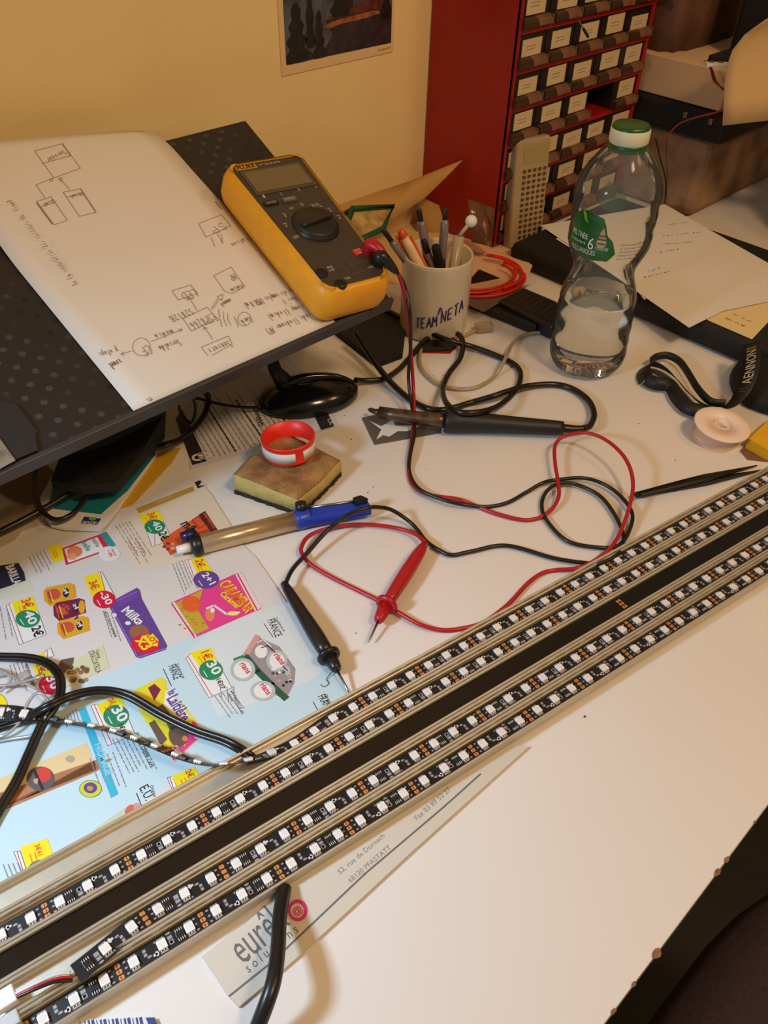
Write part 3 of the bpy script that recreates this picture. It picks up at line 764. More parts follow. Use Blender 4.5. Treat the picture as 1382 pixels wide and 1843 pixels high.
dl([(1008, 998), (1045, 945), (1038, 940), (1065, 928), (1062, 958), (1052, 950), (1015, 1002)]); hw('command', (1105, 945), (1050, 975), .005)
for k in range(4): dl([(1045 + 22 * k, 1000 + 10 * k), (1050 + 20 * k, 1040 + 6 * k), (1062 + 22 * k, 1085 - 4 * k)] if k < 3 else [(1120, 1035), (1130, 1060), (1140, 1085)])
circ(1168, 1047, 33, sx=.95); hw('Card', (1190, 1035), (1145, 1055), .007)
dl([(1018, 1145), (978, 1088)]); dl([(972, 1102), (976, 1086), (992, 1092)])
dl([(962, 1182), (1092, 1128), (1110, 1165)]); dl([(962, 1182), (995, 1222)]); dl([(1012, 1222), (1105, 1170)]); hw('Sensors', (1090, 1150), (985, 1195), .008)
circ(676, 1180, 42); hw('CF', (705, 1170), (652, 1190), .010)
dl([(722, 1155), (870, 1097)]); dl([(850, 1095), (872, 1096), (860, 1110)]); hw('media', (820, 1098), (730, 1125), .006); hw('Serialdu', (850, 1145), (750, 1180), .007)
dl([(630, 1200), (580, 1215)]); dl([(592, 1203), (578, 1216), (595, 1222)]); hw('Visuel', (580, 1235), (510, 1265), .007, .0008); hw('photopix', (555, 1185), (450, 1215), .007)
hw('n', (710, 1420), (685, 1445), .008)
hw('-pixels samples (MSBIO m)', (1400, 900), (1160, 975), .007); hw('- dus l', (1440, 930), (1340, 960), .006); hw('- samp (ledim)', (1470, 970), (1270, 1030), .007); hw('- indi (ledsums AP)', (1500, 1010), (1260, 1100), .007)
mb.build('pencil_drawing', ds)

# ================================================================== MULTIMETER
mo = S(.2290, -.004, .0012); v1 = S(.2545, .181, .0012) - mo; MYV = v1.normalized(); MXV = MYV.cross(SN).normalized()
MMt = Matrix((MXV.to_4d(), MYV.to_4d(), SN.to_4d(), mo.to_4d())).transposed(); MMt[3][0:3] = (0, 0, 0); MMt[3][3] = 1
for r in range(3): MMt[r][0], MMt[r][1], MMt[r][2], MMt[r][3] = MXV[r], MYV[r], SN[r], mo[r]
def MM(x, y, z=0): return MMt @ Vector((x, y, z))
m_yel = mat('multimeter_yellow', (238, 166, 30), .45, var=.08, vscale=60)
m_face = mat('meter_face', (62, 54, 50), .45); m_lcd = mat('lcd_grey', (112, 100, 74), .25)
mm = thing('multimeter', mo, 'yellow and dark grey digital multimeter lying on the diagram sheet', 'multimeter')
def outline(w0, w1, L, rc, inset=0, y0=0):
    # w0 bottom half width, w1 top half width
    pts = []
    for (sx, yy, w_, a0) in ((1, y0 + inset, w0, -90), (1, L - inset, w1, 0), (-1, L - inset, w1, 90), (-1, y0 + inset, w0, 180)):
        for k in range(5):
            a = R_(a0 + 90 * k / 4); cx_ = sx * (w_ - inset - rc); cy_ = yy + (rc if yy < L / 2 else -rc)
            pts.append((cx_ + rc * math.cos(a), cy_ + rc * math.sin(a)))
    return pts
def loft(mb, secs, mt, closebot=True, closetop=True):
    k = mb.mi(mt); R = [[mb.bm.verts.new(p) for p in s] for s in secs]; n = len(R[0])
    for a, b in zip(R, R[1:]):
        for j in range(n):
            f = mb.bm.faces.new((a[j], a[(j + 1) % n], b[(j + 1) % n], b[j])); f.material_index = k; f.smooth = True
    if closebot: f = mb.bm.faces.new(R[0][::-1]); f.material_index = k
    if closetop: f = mb.bm.faces.new(R[-1]); f.material_index = k
mb = MB(); secs = []
for z, ins in ((0, .006), (.003, .002), (.012, .0), (.026, .0005), (.035, .003), (.0385, .0065)):
    secs.append([MM(x, y, z) for x, y in outline(.040, .046, .186, .014, ins)])
secs.append([MM(x, y, .0385) for x, y in outline(.0335, .0395, .1795, .006, .0, .0065)])
secs.append([MM(x, y, .036) for x, y in outline(.0325, .0385, .1785, .005, .0, .0075)])
loft(mb, secs, m_yel); mb.build('rubber_holster', mm)
mb = MB(); loft(mb, [[MM(x, y, .0355) for x, y in outline(.0330, .039, .179, .005, .0, .007)], [MM(x, y, .0372) for x, y in outline(.0325, .0382, .178, .005, .0, .008)]], m_face); mb.build('face_plate', mm)
def mquad(mb, x0, x1, y0, y1, z, mt, sk=0): mb.face([MM(x0, y0, z), MM(x1, y0, z), MM(x1, y1, z), MM(x0, y1, z)], mt)
mb = MB(); mb.prism([MM(-.033, .134, .0372), MM(.033, .134, .0372), MM(.033, .169, .0372), MM(-.033, .169, .0372)], 0, mat('lcd_surround', (78, 68, 58), .35), SN * .0008)
mquad(mb, -.030, .030, .138, .166, .0382, m_lcd); mb.build('lcd_screen', mm)
mb = MB(); m_yl = mat('logo_yellow', (200, 150, 34), .5); m_off = mat('print_offwhite', (196, 186, 168), .6)
mquad(mb, -.034, -.012, .1705, .1765, .0375, m_yl)
text_at(mb, 'FLUKE', MM(-.0325, .1718, .0377), MM(-.0135, .1718, .0377), SN, BLACKM, bold=True)
text_at(mb, '179 TRUE RMS', MM(-.010, .1722, .0375), MM(.014, .1722, .0375), SN, m_off)
mb.build('name_badge', mm, label='yellow name badge with black letters')
for i, x in enumerate((-.0255, -.0055)):
    q = MB(); q.box((x, .1215, .0378), (.0150, .0062, .003), mat('meter_button' + str(i), ((34, 30, 28), (96, 88, 78))[i], .4), MMt, bev=.0012)
    text_at(q, ('RANGE', 'HOLD')[i], MM(x - .005, .1200, .0394), MM(x + .005, .1200, .0394), SN, m_off); q.build('button', mm)
mb = MB()
for x, s_ in ((-.028, 'A'), (-.010, 'C'), (.010, 'D'), (.029, 'B')): text_at(mb, {'A': '1', 'C': '2', 'D': '3', 'B': '4'}[s_], MM(x, .1300, .0375), MM(x + .002, .1300, .0375), SN, m_off)
lab = [(-160, 'OFF'), (168, 'V'), (140, 'V'), (112, 'mV'), (86, 'Ω'), (60, '))))'), (48, '+'), (28, 'A'), (4, 'A')]
for a, s_ in lab:
    cx_, cy_ = .001 + .0285 * math.cos(R_(a)), .084 + .0285 * math.sin(R_(a)); wd_ = .0028 * max(1, len(s_) * .75)
    text_at(mb, s_, MM(cx_ - wd_ / 2, cy_ - .0015, .0375), MM(cx_ + wd_ / 2, cy_ - .0015, .0375), SN, m_off, h=.0038)
    if s_ in 'VA': ribline(mb, [MM(cx_ - .0018, cy_ + .0035, .0375), MM(cx_ + .0018, cy_ + .0035, .0375)], .0006, m_off, SN)
text_at(mb, '400', MM(-.019, .0300, .0375), MM(-.013, .0300, .0375), SN, m_off); text_at(mb, 'mA', MM(-.019, .0265, .0375), MM(-.013, .0265, .0375), SN, m_off)
text_at(mb, '10A', MM(-.010, .0130, .0375), MM(-.004, .0130, .0375), SN, m_off); text_at(mb, 'COM', MM(.019, .0190, .0375), MM(.026, .0190, .0375), SN, m_off)
m_dim = mat('dim_print', (112, 102, 92), .6)
ribline(mb, [MM(-.010, .031, .0375), MM(-.004, .031, .0375), MM(-.002, .017, .0375), MM(.018, .0175, .0375)], .0004, m_dim, SN)
ribline(mb, [MM(.004, .027, .0375), MM(.008, .027, .0375), MM(.006, .0305, .0375), MM(.004, .027, .0375)], .0004, m_dim, SN); text_at(mb, '1000V CAT III', MM(.010, .0275, .0375), MM(.024, .0275, .0375), SN, m_dim)
mb.build('printed_marks', mm)
mb = MB(); Md = MMt @ Matrix.Translation((.001, .084, .0372)); m_dial = mat('dial_black', (34, 31, 30), .4)
mb.lathe([(.0225, 0), (.0225, .001), (.0205, .0022), (.0195, .0045), (.0185, .0052), (0, .0052)], m_dial, Md, 40); dial = mb.build('rotary_dial', mm); mb = MB()
Mh = Md @ Matrix.Rotation(R_(10), 4, 'Z')
mb.box((0, 0, .0065), (.036, .0065, .0050), m_dial, Mh, bev=.002); mb.build('pointer_knob', dial)
mb = MB(); mb.prism([MM(.0165, .0375, .0372), MM(.0275, .0375, .0372), MM(.0275, .0445, .0372), MM(.0165, .0445, .0372)], 0, mat('red_patch', (214, 44, 34), .5), SN * .0006)
text_at(mb, 'V Ω', MM(.019, .0415, .0380), MM(.025, .0415, .0380), SN, WPLAST); text_at(mb, '+ CAP', MM(.018, .0385, .0380), MM(.025, .0385, .0380), SN, WPLAST); mb.build('red_input_patch', mm)
m_hole = mat('jack_black', (8, 8, 8), .6)
for x, y in ((-.0275, .0270), (-.018, .0095)):
    q = MB(); q.lathe([(.0056, -.003), (.0056, .0006), (.0050, .0010), (0, .0004)], m_hole, MMt @ Matrix.Translation((x, y, .0376)), 20); q.build('jack_socket', mm)

# test leads ---------------------------------------------------------
def lead(name, mt, label, plug_px, path, r=.0017):
    t = thing(name, path[0], label, 'test lead', None)
    return t
jr, jb = MM(.030, .0375, .040), MM(.031, .0215, .040)
Z = .0022
red_px = [(716, 492, .150), (728, 530, .125), (735, 580, .090), (740, 640, .055), (744, 700, .024), (745, 745, .012), (741, 790, .004), (735, 838, Z), (742, 872, Z), (770, 890, Z), (822, 898, Z + .003), (850, 908, Z), (898, 926, Z), (948, 936, Z), (985, 924, Z + .001), (1005, 895, Z + .004), (1003, 860, .009), (999, 835, .010), (999, 802, .012), (1016, 785, .016), (1055, 779, .022), (1095, 795, .024), (1128, 830, .022), (1139, 878, .016), (1122, 944, .010), (1095, 990, .008), (1048, 1020, .006), (1000, 1026, Z), (975, 1032, Z), (950, 1050, Z), (912, 1090, Z), (870, 1120, Z), (832, 1131, Z), (795, 1134, Z), (756, 1124, .004), (720, 1104, .004), (700, 1092, .003), (670, 1075, Z), (607, 1044, Z), (565, 1020, .003), (545, 1000, .005), (543, 983, .006), (560, 962, .006), (607, 947, .005), (662, 944, .004), (716, 951, .004), (748, 962, .006), (765, 976, .009)]
blk_px = [(716, 492, .150), (728, 515, .130), (737, 560, .110), (739, 620, .072), (735, 680, .036), (741, 730, .016), (746, 775, .008), (738, 820, .006), (737, 850, Z), (752, 878, .006), (785, 895, .006), (822, 906, .006), (872, 912, Z), (912, 905, Z), (947, 886, Z), (975, 870, .005), (1000, 864, .008), (1055, 861, .006), (1104, 882, .005), (1137, 922, .005), (1130, 960, .004), (1110, 983, .003), (1072, 985, .003), (1020, 973, .003), (983, 935, .003), (975, 905, .003), (988, 880, .006), (1012, 870, .006), (1040, 873, .004), (1080, 893, .004), (1108, 930, .004), (1122, 968, .004), (1112, 996, .005), (1085, 1012, .005), (1062, 1014, .005), (998, 1005, .003), (912, 982, .003), (850, 992, .003), (813, 999, .003), (790, 990, .003), (767, 974, .003), (750, 952, .004), (732, 935, .007), (705, 918, .016), (682, 913, .024), (662, 914, .028), (630, 925, .026), (592, 952, .016), (555, 993, .010), (527, 1024, .009), (513, 1052, .0095)]
for (nm, mt, px, jk, lab_, pa_, pb_, pc_) in (
        ('red_test_lead', REDR, red_px, jr, 'red test lead with pointed probe running from multimeter across the desk', (765, 978, .009), (697, 1085, .0085), (680, 1118, .0085)),
        ('black_test_lead', BLACKR, blk_px, jb, 'black test lead with pointed probe resting on the supermarket flyer', (511, 1050, .0095), (590, 1178, .009), (607, 1206, .0085))):
    t = thing('test_lead', jk, lab_, 'test lead', 'multimeter test leads')
    k1 = at(*px[0]); off = Vector((0, 0, 0))
    p_in = jk
    k0 = at(700, 474, .163) if mt is REDR else at(714, 490, .156)
    mid = (jk + k0) / 2 + Vector((0, 0, .007 if mt is REDR else .004))
    q = MB(); q.tube(spline([jk - SN * .004, jk + SN * .006, mid, k0], 6), [.0056, .0060, .0062, .0063, .0064, .0064, .0063, .0062, .0060, .0058, .0056, .0054, .0051, .0048, .0045, .0041, .0037, .0032, .0028], mt, 14); q.build('plug', t)
    q = MB(); q.tube(spline([k0] + [at(*p) for p in px], 8), .00185, mt, 8); q.build('cable', t)
    pa, pb, pc = at(*pa_), at(*pb_), at(*pc_); d = (pb - pa)
    q = MB(); n = 10
    prof = [.0030, .0040, .0044, .0047, .0050, .0054, .0058, .0061, .0062, .0060, .0052] if mt is BLACKR else [.0030, .0044, .0052, .0056, .0058, .0060, .0060, .0058, .0056, .0052, .0048]
    q.tube([pa + d * (k / n) for k in range(n + 1)], prof, mt, 14); q.build('probe_handle', t)
    dn = d.normalized(); q = MB(); q.tube([pb - dn * .001, pb + dn * .0005, pb + dn * .003, pb + dn * .0036], [.0055, .0092, .0088, .0058], mt, 20); q.build('finger_guard', t)
    q = MB(); q.tube([pb + dn * .003, pc - dn * .002, pc], [.0062, .0042, .0032], mt, 14); q.build('probe_nose', t)
    tip = pc + (pc - pb).normalized() * .019; tip.z = max(tip.z - .004, .0012)
    q = MB(); q.tube([pc - dn * .001, pc.lerp(tip, .85), tip], [.0010, .0010, .0003], STEEL, 8); q.build('metal_tip', t)
mb = MB(); mb.tube(spline([at(597, 1210, .004), at(588, 1222, .002), at(592, 1230, .0016), at(583, 1236, .0014), at(577, 1232, .0014)], 6), .0003, m_navy, 5)
tag(mb.build('loose_thread'), 'fine dark curly thread lying by the black probe nose', 'thread')

# ================================================================== ALUMINIUM PROFILES + LED STRIPS
BA = R_(-9.6); BE = Vector((math.cos(BA), math.sin(BA), 0)); BT = Vector((-math.sin(BA), math.cos(BA), 0))
def B(s, t, z=0.0): return BE * s + BT * t + Vector((0, 0, z + .0022))
def s_of(u, v, z): return at(u, v, z).dot(BE)
def t_of(u, v, z): return at(u, v, z).dot(BT)
m_alu = mat('brushed_aluminium', (208, 200, 184), .42, .62, var=.06, vscale=90)
PT = [.2858, .2673, .2488, .2303, .2118]
names = ['farthest from the viewer, empty at its left end', 'second from the wall side', 'in the middle, holding the face down black strip', 'second from the viewer side', 'nearest the viewer, beside the printed envelope']
half = [(0, .0013), (.0064, .0013), (.0066, .0040), (.0072, .0044), (.0074, .0062), (.0070, .0068), (.0072, .0078), (.0077, .0082), (.0082, .0078), (.0086, .0082), (.0090, .0078), (.0090, 0)]
sect = [(-x, z) for x, z in half[::-1]][:-1] + half
for i, t0 in enumerate(PT):
    mb = MB(); k = mb.mi(m_alu); A0 = [mb.bm.verts.new(B(-.30, t0 + x, z)) for x, z in sect]; A1 = [mb.bm.verts.new(B(1.02, t0 + x, z)) for x, z in sect]
    for j in range(len(sect)):
        f = mb.bm.faces.new((A0[j], A0[(j + 1) % len(sect)], A1[(j + 1) % len(sect)], A1[j])); f.material_index = k
    mb.bm.faces.new(A0[::-1]).material_index = k; mb.bm.faces.new(A1).material_index = k
    tag(mb.build('aluminium_profile'), 'long aluminium u channel on the desk, ' + names[i], 'aluminium profile', 'row of aluminium channels')

m_pcb = mat('black_pcb', (20, 19, 21), .42); m_cop = mat('copper_pad', (214, 142, 86), .4, .25); m_tin = mat('tinned_pad', (158, 152, 154), .45, .2); m_pin = mat('bright_pin', (222, 220, 218), .4, .2)
m_silk = mat('white_silkscreen', (206, 200, 200), .6); m_ledw = mat('led_white_case', (238, 232, 232), .35); m_ledc = mat('led_lens', (226, 222, 216), .2)
m_chip = mat('chip_black', (34, 32, 34), .35)
q = MB(); q.box((0, 0, .0009), (.0053, .0053, .0017), m_ledw, bev=.0002); q.lathe([(.0021, .00177), (0, .00179)], m_ledc, seg=20)
for x in (-.0016, 0, .0016):
    for s_ in (-1, 1): q.box((x, s_ * .0029, .0004), (.0008, .0010, .0007), m_pin)
led_src = q.build('led'); LED_ME = led_src.data; bpy.data.objects.remove(led_src)
q = MB(); q.box((0, 0, .0006), (.0048, .0036, .0011), m_chip, bev=.00015)
for x in (-.0018, -.0006, .0006, .0018):
    for s_ in (-1, 1): q.box((x, s_ * .0026, .0003), (.0004, .0018, .0004), m_pin)
chip_src = q.build('driver_chip'); CHIP_ME = chip_src.data; bpy.data.objects.remove(chip_src)

def led_strip(label, pts, nrm, s0_pos, flip=False, cut=None):
    """pts: dense centre line, nrm: matching normals, s0_pos: point of the LED followed by copper pads"""
    L = [0]
    for a, b in zip(pts, pts[1:]): L.append(L[-1] + (b - a).length)
    tot = L[-1]
    def fr(s):
        s = max(0, min(tot - 1e-6, s)); i = 0
        lo, hi = 0, len(L) - 1
        while hi - lo > 1:
            mid = (lo + hi) // 2
            if L[mid] <= s: lo = mid
            else: hi = mid
        f = (s - L[lo]) / (L[hi] - L[lo]); p = pts[lo].lerp(pts[hi], f); tg = (pts[hi] - pts[lo]).normalized(); n = nrm[lo].lerp(nrm[hi], f); n = (n - tg * n.dot(tg)).normalized(); sd = n.cross(tg)
        return p, tg, sd, n
    base = min(range(len(pts)), key=lambda i: (pts[i] - s0_pos).length); s0 = L[base]
    root = thing('led_strip', pts[len(pts) // 2], label, 'led strip', 'led strips lying in the aluminium channels')
    mb = MB(); N = int(tot / .004); k = mb.mi(m_pcb); hw_ = .0059; th = .00035; R = []
    for i in range(N + 1):
        p, tg, sd, n = fr(tot * i / N); R.append([mb.bm.verts.new(p + sd * x + n * z) for x, z in ((-hw_, 0), (hw_, 0), (hw_, th), (-hw_, th))])
    for a, b in zip(R, R[1:]):
        for j in range(4):
            f = mb.bm.faces.new((a[j], a[(j + 1) % 4], b[(j + 1) % 4], b[j])); f.material_index = k
    mb.bm.faces.new(R[0][::-1]).material_index = k; mb.bm.faces.new(R[-1]).material_index = k
    sg = -1 if flip else 1
    def pt(s, x, y, e=.00008):
        p, tg, sd, n = fr(s + sg * x); return p + sd * (y * sg) + n * (th + e)
    def pad(s, x, y, a, b, mt, rnd=False):
        if not (0.004 < s + sg * x < tot - .004): return
        if rnd: mb.face([pt(s, x + a * math.cos(R_(t)), y + b * math.sin(R_(t))) for t in range(0, 360, 45)], mt)
        else: mb.face([pt(s, x - a, y - b), pt(s, x + a, y - b), pt(s, x + a, y + b), pt(s, x - a, y + b)], mt)
    def put(me, s, nm):
        if not (.003 < s < tot - .003): return
        p, tg, sd, n = fr(s); o = bpy.data.objects.new(nm, me); COL.objects.link(o); o.parent = root
        Mx = Matrix((tg.to_4d(), sd.to_4d(), n.to_4d(), (0, 0, 0, 1))).transposed()
        q_ = p + n * th - ORG[root.name]
        for r in range(3): Mx[r][0], Mx[r][1], Mx[r][2], Mx[r][3] = tg[r], sd[r], n[r], q_[r]
        Mx[3][0] = Mx[3][1] = Mx[3][2] = 0; Mx[3][3] = 1
        if flip: Mx = Mx @ Matrix.Rotation(math.pi, 4, 'Z')
        o.matrix_basis = Mx
    kmin = int(-s0 / .05) - 2; kmax = int((tot - s0) / .05) + 2
    for kk in range(kmin, kmax + 1):
        s = s0 + kk * .05 * sg * (1)
        for dx in (0, .01667, .03333): put(LED_ME, s + sg * dx, 'led')
        put(CHIP_ME, s + sg * .0225, 'driver_chip')
        for y in (-.0034, 0, .0034):
            pad(s, .0078, y, .0011, .0014, m_cop, True); pad(s, .0092, y, .0009, .0014, m_cop, True)
            pad(s, .0045, y, .0009, .0006, m_tin, True); pad(s, .0128, y, .0009, .0006, m_tin, True)
        pad(s, .0283, .0012, .0014, .0013, m_tin); pad(s, .0283, -.0016, .0014, .0010, m_tin); pad(s, .0283, .0012, .0007, .0008, m_chip)
        pad(s, .0283, -.0042, .0016, .0007, m_tin, True)
        pad(s, .0384, -.0010 + .0036, .0012, .0007, m_silk); pad(s, .0374, .0026, .0010, .0016, m_silk, True)
        pad(s, .0432, -.0002, .0009, .0009, m_tin); pad(s, .0432, -.0026, .0009, .0009, m_tin); pad(s, .0415, .0018, .0014, .0007, m_tin, True)
        pad(s, .0365, -.0038, .0006, .0006, m_tin, True)
        for dx in (0, .01667, .03333):
            for y in (-.0038, .0038): pad(s, dx, y, .0022, .0006, m_tin)
    mb.build('flexible_board', root)
    return root
UPV = Vector((0, 0, 1))
def straight(t0, sa, sb, z=.0018, dz=0, dt=0):
    n = int((sb - sa) / .01); return [B(sa + (sb - sa) * i / n, t0 + dt * (i / n), z + dz * i / n) for i in range(n + 1)]
# strip 1: lies in the far channel, its left tail lifts and twists over the flyer
tail = [(-70, 1281, .010), (0, 1283, .009), (60, 1288, .009), (130, 1302, .009), (200, 1315, .010), (270, 1340, .012), (340, 1368, .014), (390, 1378, .014), (440, 1371, .011), (490, 1356, .007), (540, 1335, .0056)]
tp = [at(*p) for p in tail]; s1 = tp[-1].dot(BE) + .025
pts = spline(tp + [B(s1, .2855, .0020), B(s1 + .02, .2858, .0018)], 6) + straight(.2860, s1 + .03, .90, .0018, 0, .001)
Ltl = len(tail); nr = []
for i, p in enumerate(pts):
    s = p.dot(BE)
    sA, sB = at(420, 1372, .01).dot(BE), at(560, 1320, .003).dot(BE); sC, sD = at(20, 1283, .01).dot(BE), at(110, 1298, .01).dot(BE)
    f = max(0, min(1, (s - sA) / (sB - sA))); f2 = max(0, min(1, (sD - s) / (sD - sC)))
    side = Vector((-.30, -.62, .40)).normalized()
    side = Vector((.30, .62, .50)).normalized()
    n_ = side.lerp(UPV, f) if f2 <= 0 else side.lerp(Vector((-.1, -.2, 1)), f2); nr.append(n_.normalized())
led_strip('black led strip in the farthest channel, its loose left tail twisting over the flyer', pts, nr, at(748.6, 1218.1, .003))
p2 = straight(.2668, -.22, .90, .0018, 0, .001); led_strip('black led strip in second channel from the wall side, beside the plain face down strip', p2, [UPV] * len(p2), at(693.2, 1297, .003))
# strip 3: left end climbs out of the channel
e3 = [at(136, 1753, .012), at(155, 1738, .0115), at(203, 1699, .010), at(246, 1664, .009), at(300, 1629, .006), at(350, 1600, .0060)]
s3 = e3[-1].dot(BE) + .03
p3 = spline(e3 + [B(s3, .2303, .0020), B(s3 + .02, .2303, .0018)], 6) + straight(.2305, s3 + .03, .90, .0020, 0, .001)
r3 = led_strip('black led strip whose left end climbs out of its channel and is soldered to wires', p3, [UPV] * len(p3), at(744.5, 1363.8, .003))
p4 = straight(.2118, -.22, .90, .0018, 0, .001); led_strip('black led strip in channel nearest the viewer, its print pointing the other way', p4, [UPV] * len(p4), at(768.9, 1407.7, .003), flip=True)
# face down strip
fs = thing('face_down_strip', B(.35, .2495, .0018), 'plain glossy black strip lying face down in the middle channel', 'led strip')
mb = MB(); mb.prism([B(-.28, .2417, .0050), B(.95, .2417, .0050), B(.95, .2559, .0050), B(-.28, .2559, .0050)], .0005, mat('glossy_black_tape', (15, 15, 18), .18, var=.3, vscale=20)); mb.build('strip_back', fs)
q = MB(); sq = s_of(1119, 1091, .0056)
for y in (-.0035, 0, .0035):
    for x in (-.0012, .0012): q.face([B(sq + x - .0009, .2488 + y - .0012, .00556), B(sq + x + .0009, .2488 + y - .0012, .00556), B(sq + x + .0009, .2488 + y + .0012, .00556), B(sq + x - .0009, .2488 + y + .0012, .00556)], m_cop)
q.build('copper_contacts', fs)
# wires soldered to strip 3 with connector
wc = thing('wire_connector', at(10, 1800, .009), 'white plug with short red black and white wires on the strip end at bottom left', 'connector')
m_ww = mat('white_wire', (210, 214, 210), .4)
for nm, mt, a, b in (('red_wire', REDR, (131, 1758, .0135), 0), ('black_wire', BLACKR, (131, 1765, .0130), .002), ('white_wire', m_ww, (128, 1751, .0135), -.003)):
    q = MB(); q.tube(spline([at(*a), at(100, 1762 + b * 2500, .015), at(60, 1778 + b * 2000, .015), at(20, 1797 + b * 1500, .0125)], 6), .0009, mt, 6); q.build(nm, wc)
Mc = Matrix.Translation(at(8, 1800, .0115)) @ Matrix.Rotation(R_(-8), 4, 'Z')
q = MB(); q.box((0, 0, 0), (.012, .010, .006), WPLAST, Mc, bev=.0008); q.build('plug_housing', wc)
q = MB(); q.box((-.004, -.011, -.002), (.016, .008, .005), mat('clear_grey_plug', (190, 196, 200), .25), Mc, bev=.001); q.build('plug_latch', wc)

# ================================================================== ENVELOPE, CORD, BARCODE
def c8(x, y, z=.0022): return at(300 + x / 2.303, 1380 + y / 2.303, z)
en = thing('letterhead_envelope', c8(600, 600, 0), 'white printed envelope sticking out diagonally from under the aluminium channels', 'envelope')
m_env = mat('envelope_paper', (206, 198, 186), .75); m_grey = mat('letter_grey', (104, 102, 106), .7); m_pinkat = mat('magenta_print', (206, 44, 122), .6)
mb = MB(); mb.prism([c8(x, y, .0002) for x, y in ((150, 790), (260, 955), (300, 1000), (560, 780), (1000, 372), (1390, 20), (1500, -78), (1100, -110), (500, 505), (330, 650))], .0019, m_env)
mb.build('envelope_body', en)
mb = MB()
ribline(mb, [c8(260, 950), c8(440, 806), c8(820, 445), c8(1150, 165), c8(1300, 30)], .0011, m_grey)
text_at(mb, 'eurêk', c8(318, 822), c8(515, 650), UPV, m_grey, h=.019)
text_at(mb, 's o l u t i o n s', c8(340, 855), c8(548, 682), UPV, m_grey, h=.0055)
text_at(mb, '52, rue de Dornach', c8(718, 447), c8(905, 290), UPV, GREYTXT); text_at(mb, '68120 PFASTATT', c8(762, 482), c8(932, 338), UPV, GREYTXT); text_at(mb, 'Fax 03 89 52 27', c8(1038, 222), c8(1180, 98), UPV, GREYTXT)
mb.face([c8(543 + 41 * math.cos(t), 595 + 46 * math.sin(t), .00225) for t in [k * math.pi / 16 for k in range(32)]], m_pinkat)
mb.face([c8(541 + 28 * math.cos(t), 596 + 30 * math.sin(t), .0023) for t in [k * math.pi / 16 for k in range(32)]], m_env)
text_at(mb, '@', c8(532, 622, .00235), c8(566, 592, .00235), UPV, m_pinkat, bold=True)
mb.build('printed_letterhead', en)
mb = MB(); mb.tube(cab([(512, 1598, .0048), (508, 1620, .0075), (503, 1655, .013), (500, 1710, .020), (493, 1762, .024), (480, 1805, .022), (455, 1870, .012)], 8), .0043, BLACKR, 12)
tag(mb.build('power_cable'), 'thick black cord arching over the printed envelope to the bottom edge', 'cable')
bc = thing('barcode_label', at(210, 1850, .002), 'blue striped barcode packet at bottom left below the channels', 'packet')
mb = MB(); mb.prism([at(146, 1838, .0002), at(272, 1831, .0002), at(300, 1900, .0002), at(160, 1910, .0002)], .002, mat('packet_white', (214, 218, 228), .5)); mb.build('packet_body', bc)
mb = MB(); m_bl = mat('barcode_blue', (52, 62, 128), .5)
mb.face([at(262, 1831.5, .0024), at(278, 1831, .0024), at(306, 1900, .0024), at(290, 1901, .0024)], m_bl)
for k in range(15):
    u = 152 + k * 7.2; ribline(mb, [at(u, 1838 - (u - 146) * .055, .0024), at(u + 16, 1905, .0024)], .0004 + .0010 * (k % 3) / 2, m_bl)
mb.build('barcode_stripes', bc)

# ================================================================== FLYER
def c4(x, y): return (x / 3.455, 900 + y / 3.455)
def c5(x, y): return (x / 3.455, 1180 + y / 3.455)
def c2(x, y): return (300 + x / 2.764, 820 + y / 2.764)
m_fly = mat('flyer_paper', (214, 208, 208), .5, var=.02, vscale=12)
m_flyb = mat('flyer_pale_blue', (190, 214, 226), .5); m_flyc = mat('flyer_cream', (222, 206, 186), .5); m_fly2 = mat('flyer_light', (208, 216, 222), .5)
col = lambda n, c: mat('print_' + n, c, .5)
Y, G, Rr, K, PU, MG, OR, DB, WH = col('yellow', (236, 216, 20)), col('green', (34, 132, 92)), col('red', (206, 26, 62)), col('black', (38, 36, 40)), col('purple', (98, 66, 146)), col('magenta', (222, 62, 140)), col('orange', (222, 92, 48)), col('navy', (34, 40, 66)), col('white', (226, 224, 224))
FZ = .0012
fb = MB(); fb.prism([at(u, v, .0002) for u, v in ((-60, 990), (60, 950), (250, 905), (345, 858), (357, 861), (380, 890), (440, 985), (460, 1003), (545, 1128), (632, 1250), (660, 1300), (430, 1420), (200, 1540), (-60, 1680))], .0010, m_fly)
LZ = [0]
def Lz(k):
    LZ[0] += 1
    return FZ + .00005 + k * .00006 + LZ[0] * 2e-8
def fpoly(px, mt, k=0):
    z = Lz(k); return fb.face([at(u, v, z) for u, v in px], mt)
def fell(c, rx, ry, mt, k=0, sc_=3.455):
    z = Lz(k); return fb.face([at(c[0] + rx / sc_ * math.cos(t), c[1] + ry / sc_ * math.sin(t), z) for t in [i * math.pi / 14 for i in range(28)]], mt)
def ftx(s, p, q_, mt, h=None, k=4, bold=True): text_at(fb, s, at(*p, Lz(k)), at(*q_, Lz(k)), UPV, mt, h=h, bold=bold)
def fline(pts, wd, mt, k=3): ribline(fb, [at(*p, Lz(k)) for p in pts], wd, mt)
def para(p, q_, r, n, mt=GREYTXT, wd=.0006, k=3):
    """text block: reading p -> q_, lines stepping towards r"""
    P, Q_, R2 = at(*p, Lz(k)), at(*q_, Lz(k)), at(*r, Lz(k))
    for i in range(n):
        o = (R2 - P) * (i / max(1, n - 1)); d = Q_ - P; x = 0; end = random.uniform(.7, 1)
        while x < end:
            l = random.uniform(.05, .16); ribline(fb, [P + o + d * x, P + o + d * min(x + l, end)], wd, mt); x += l + .035
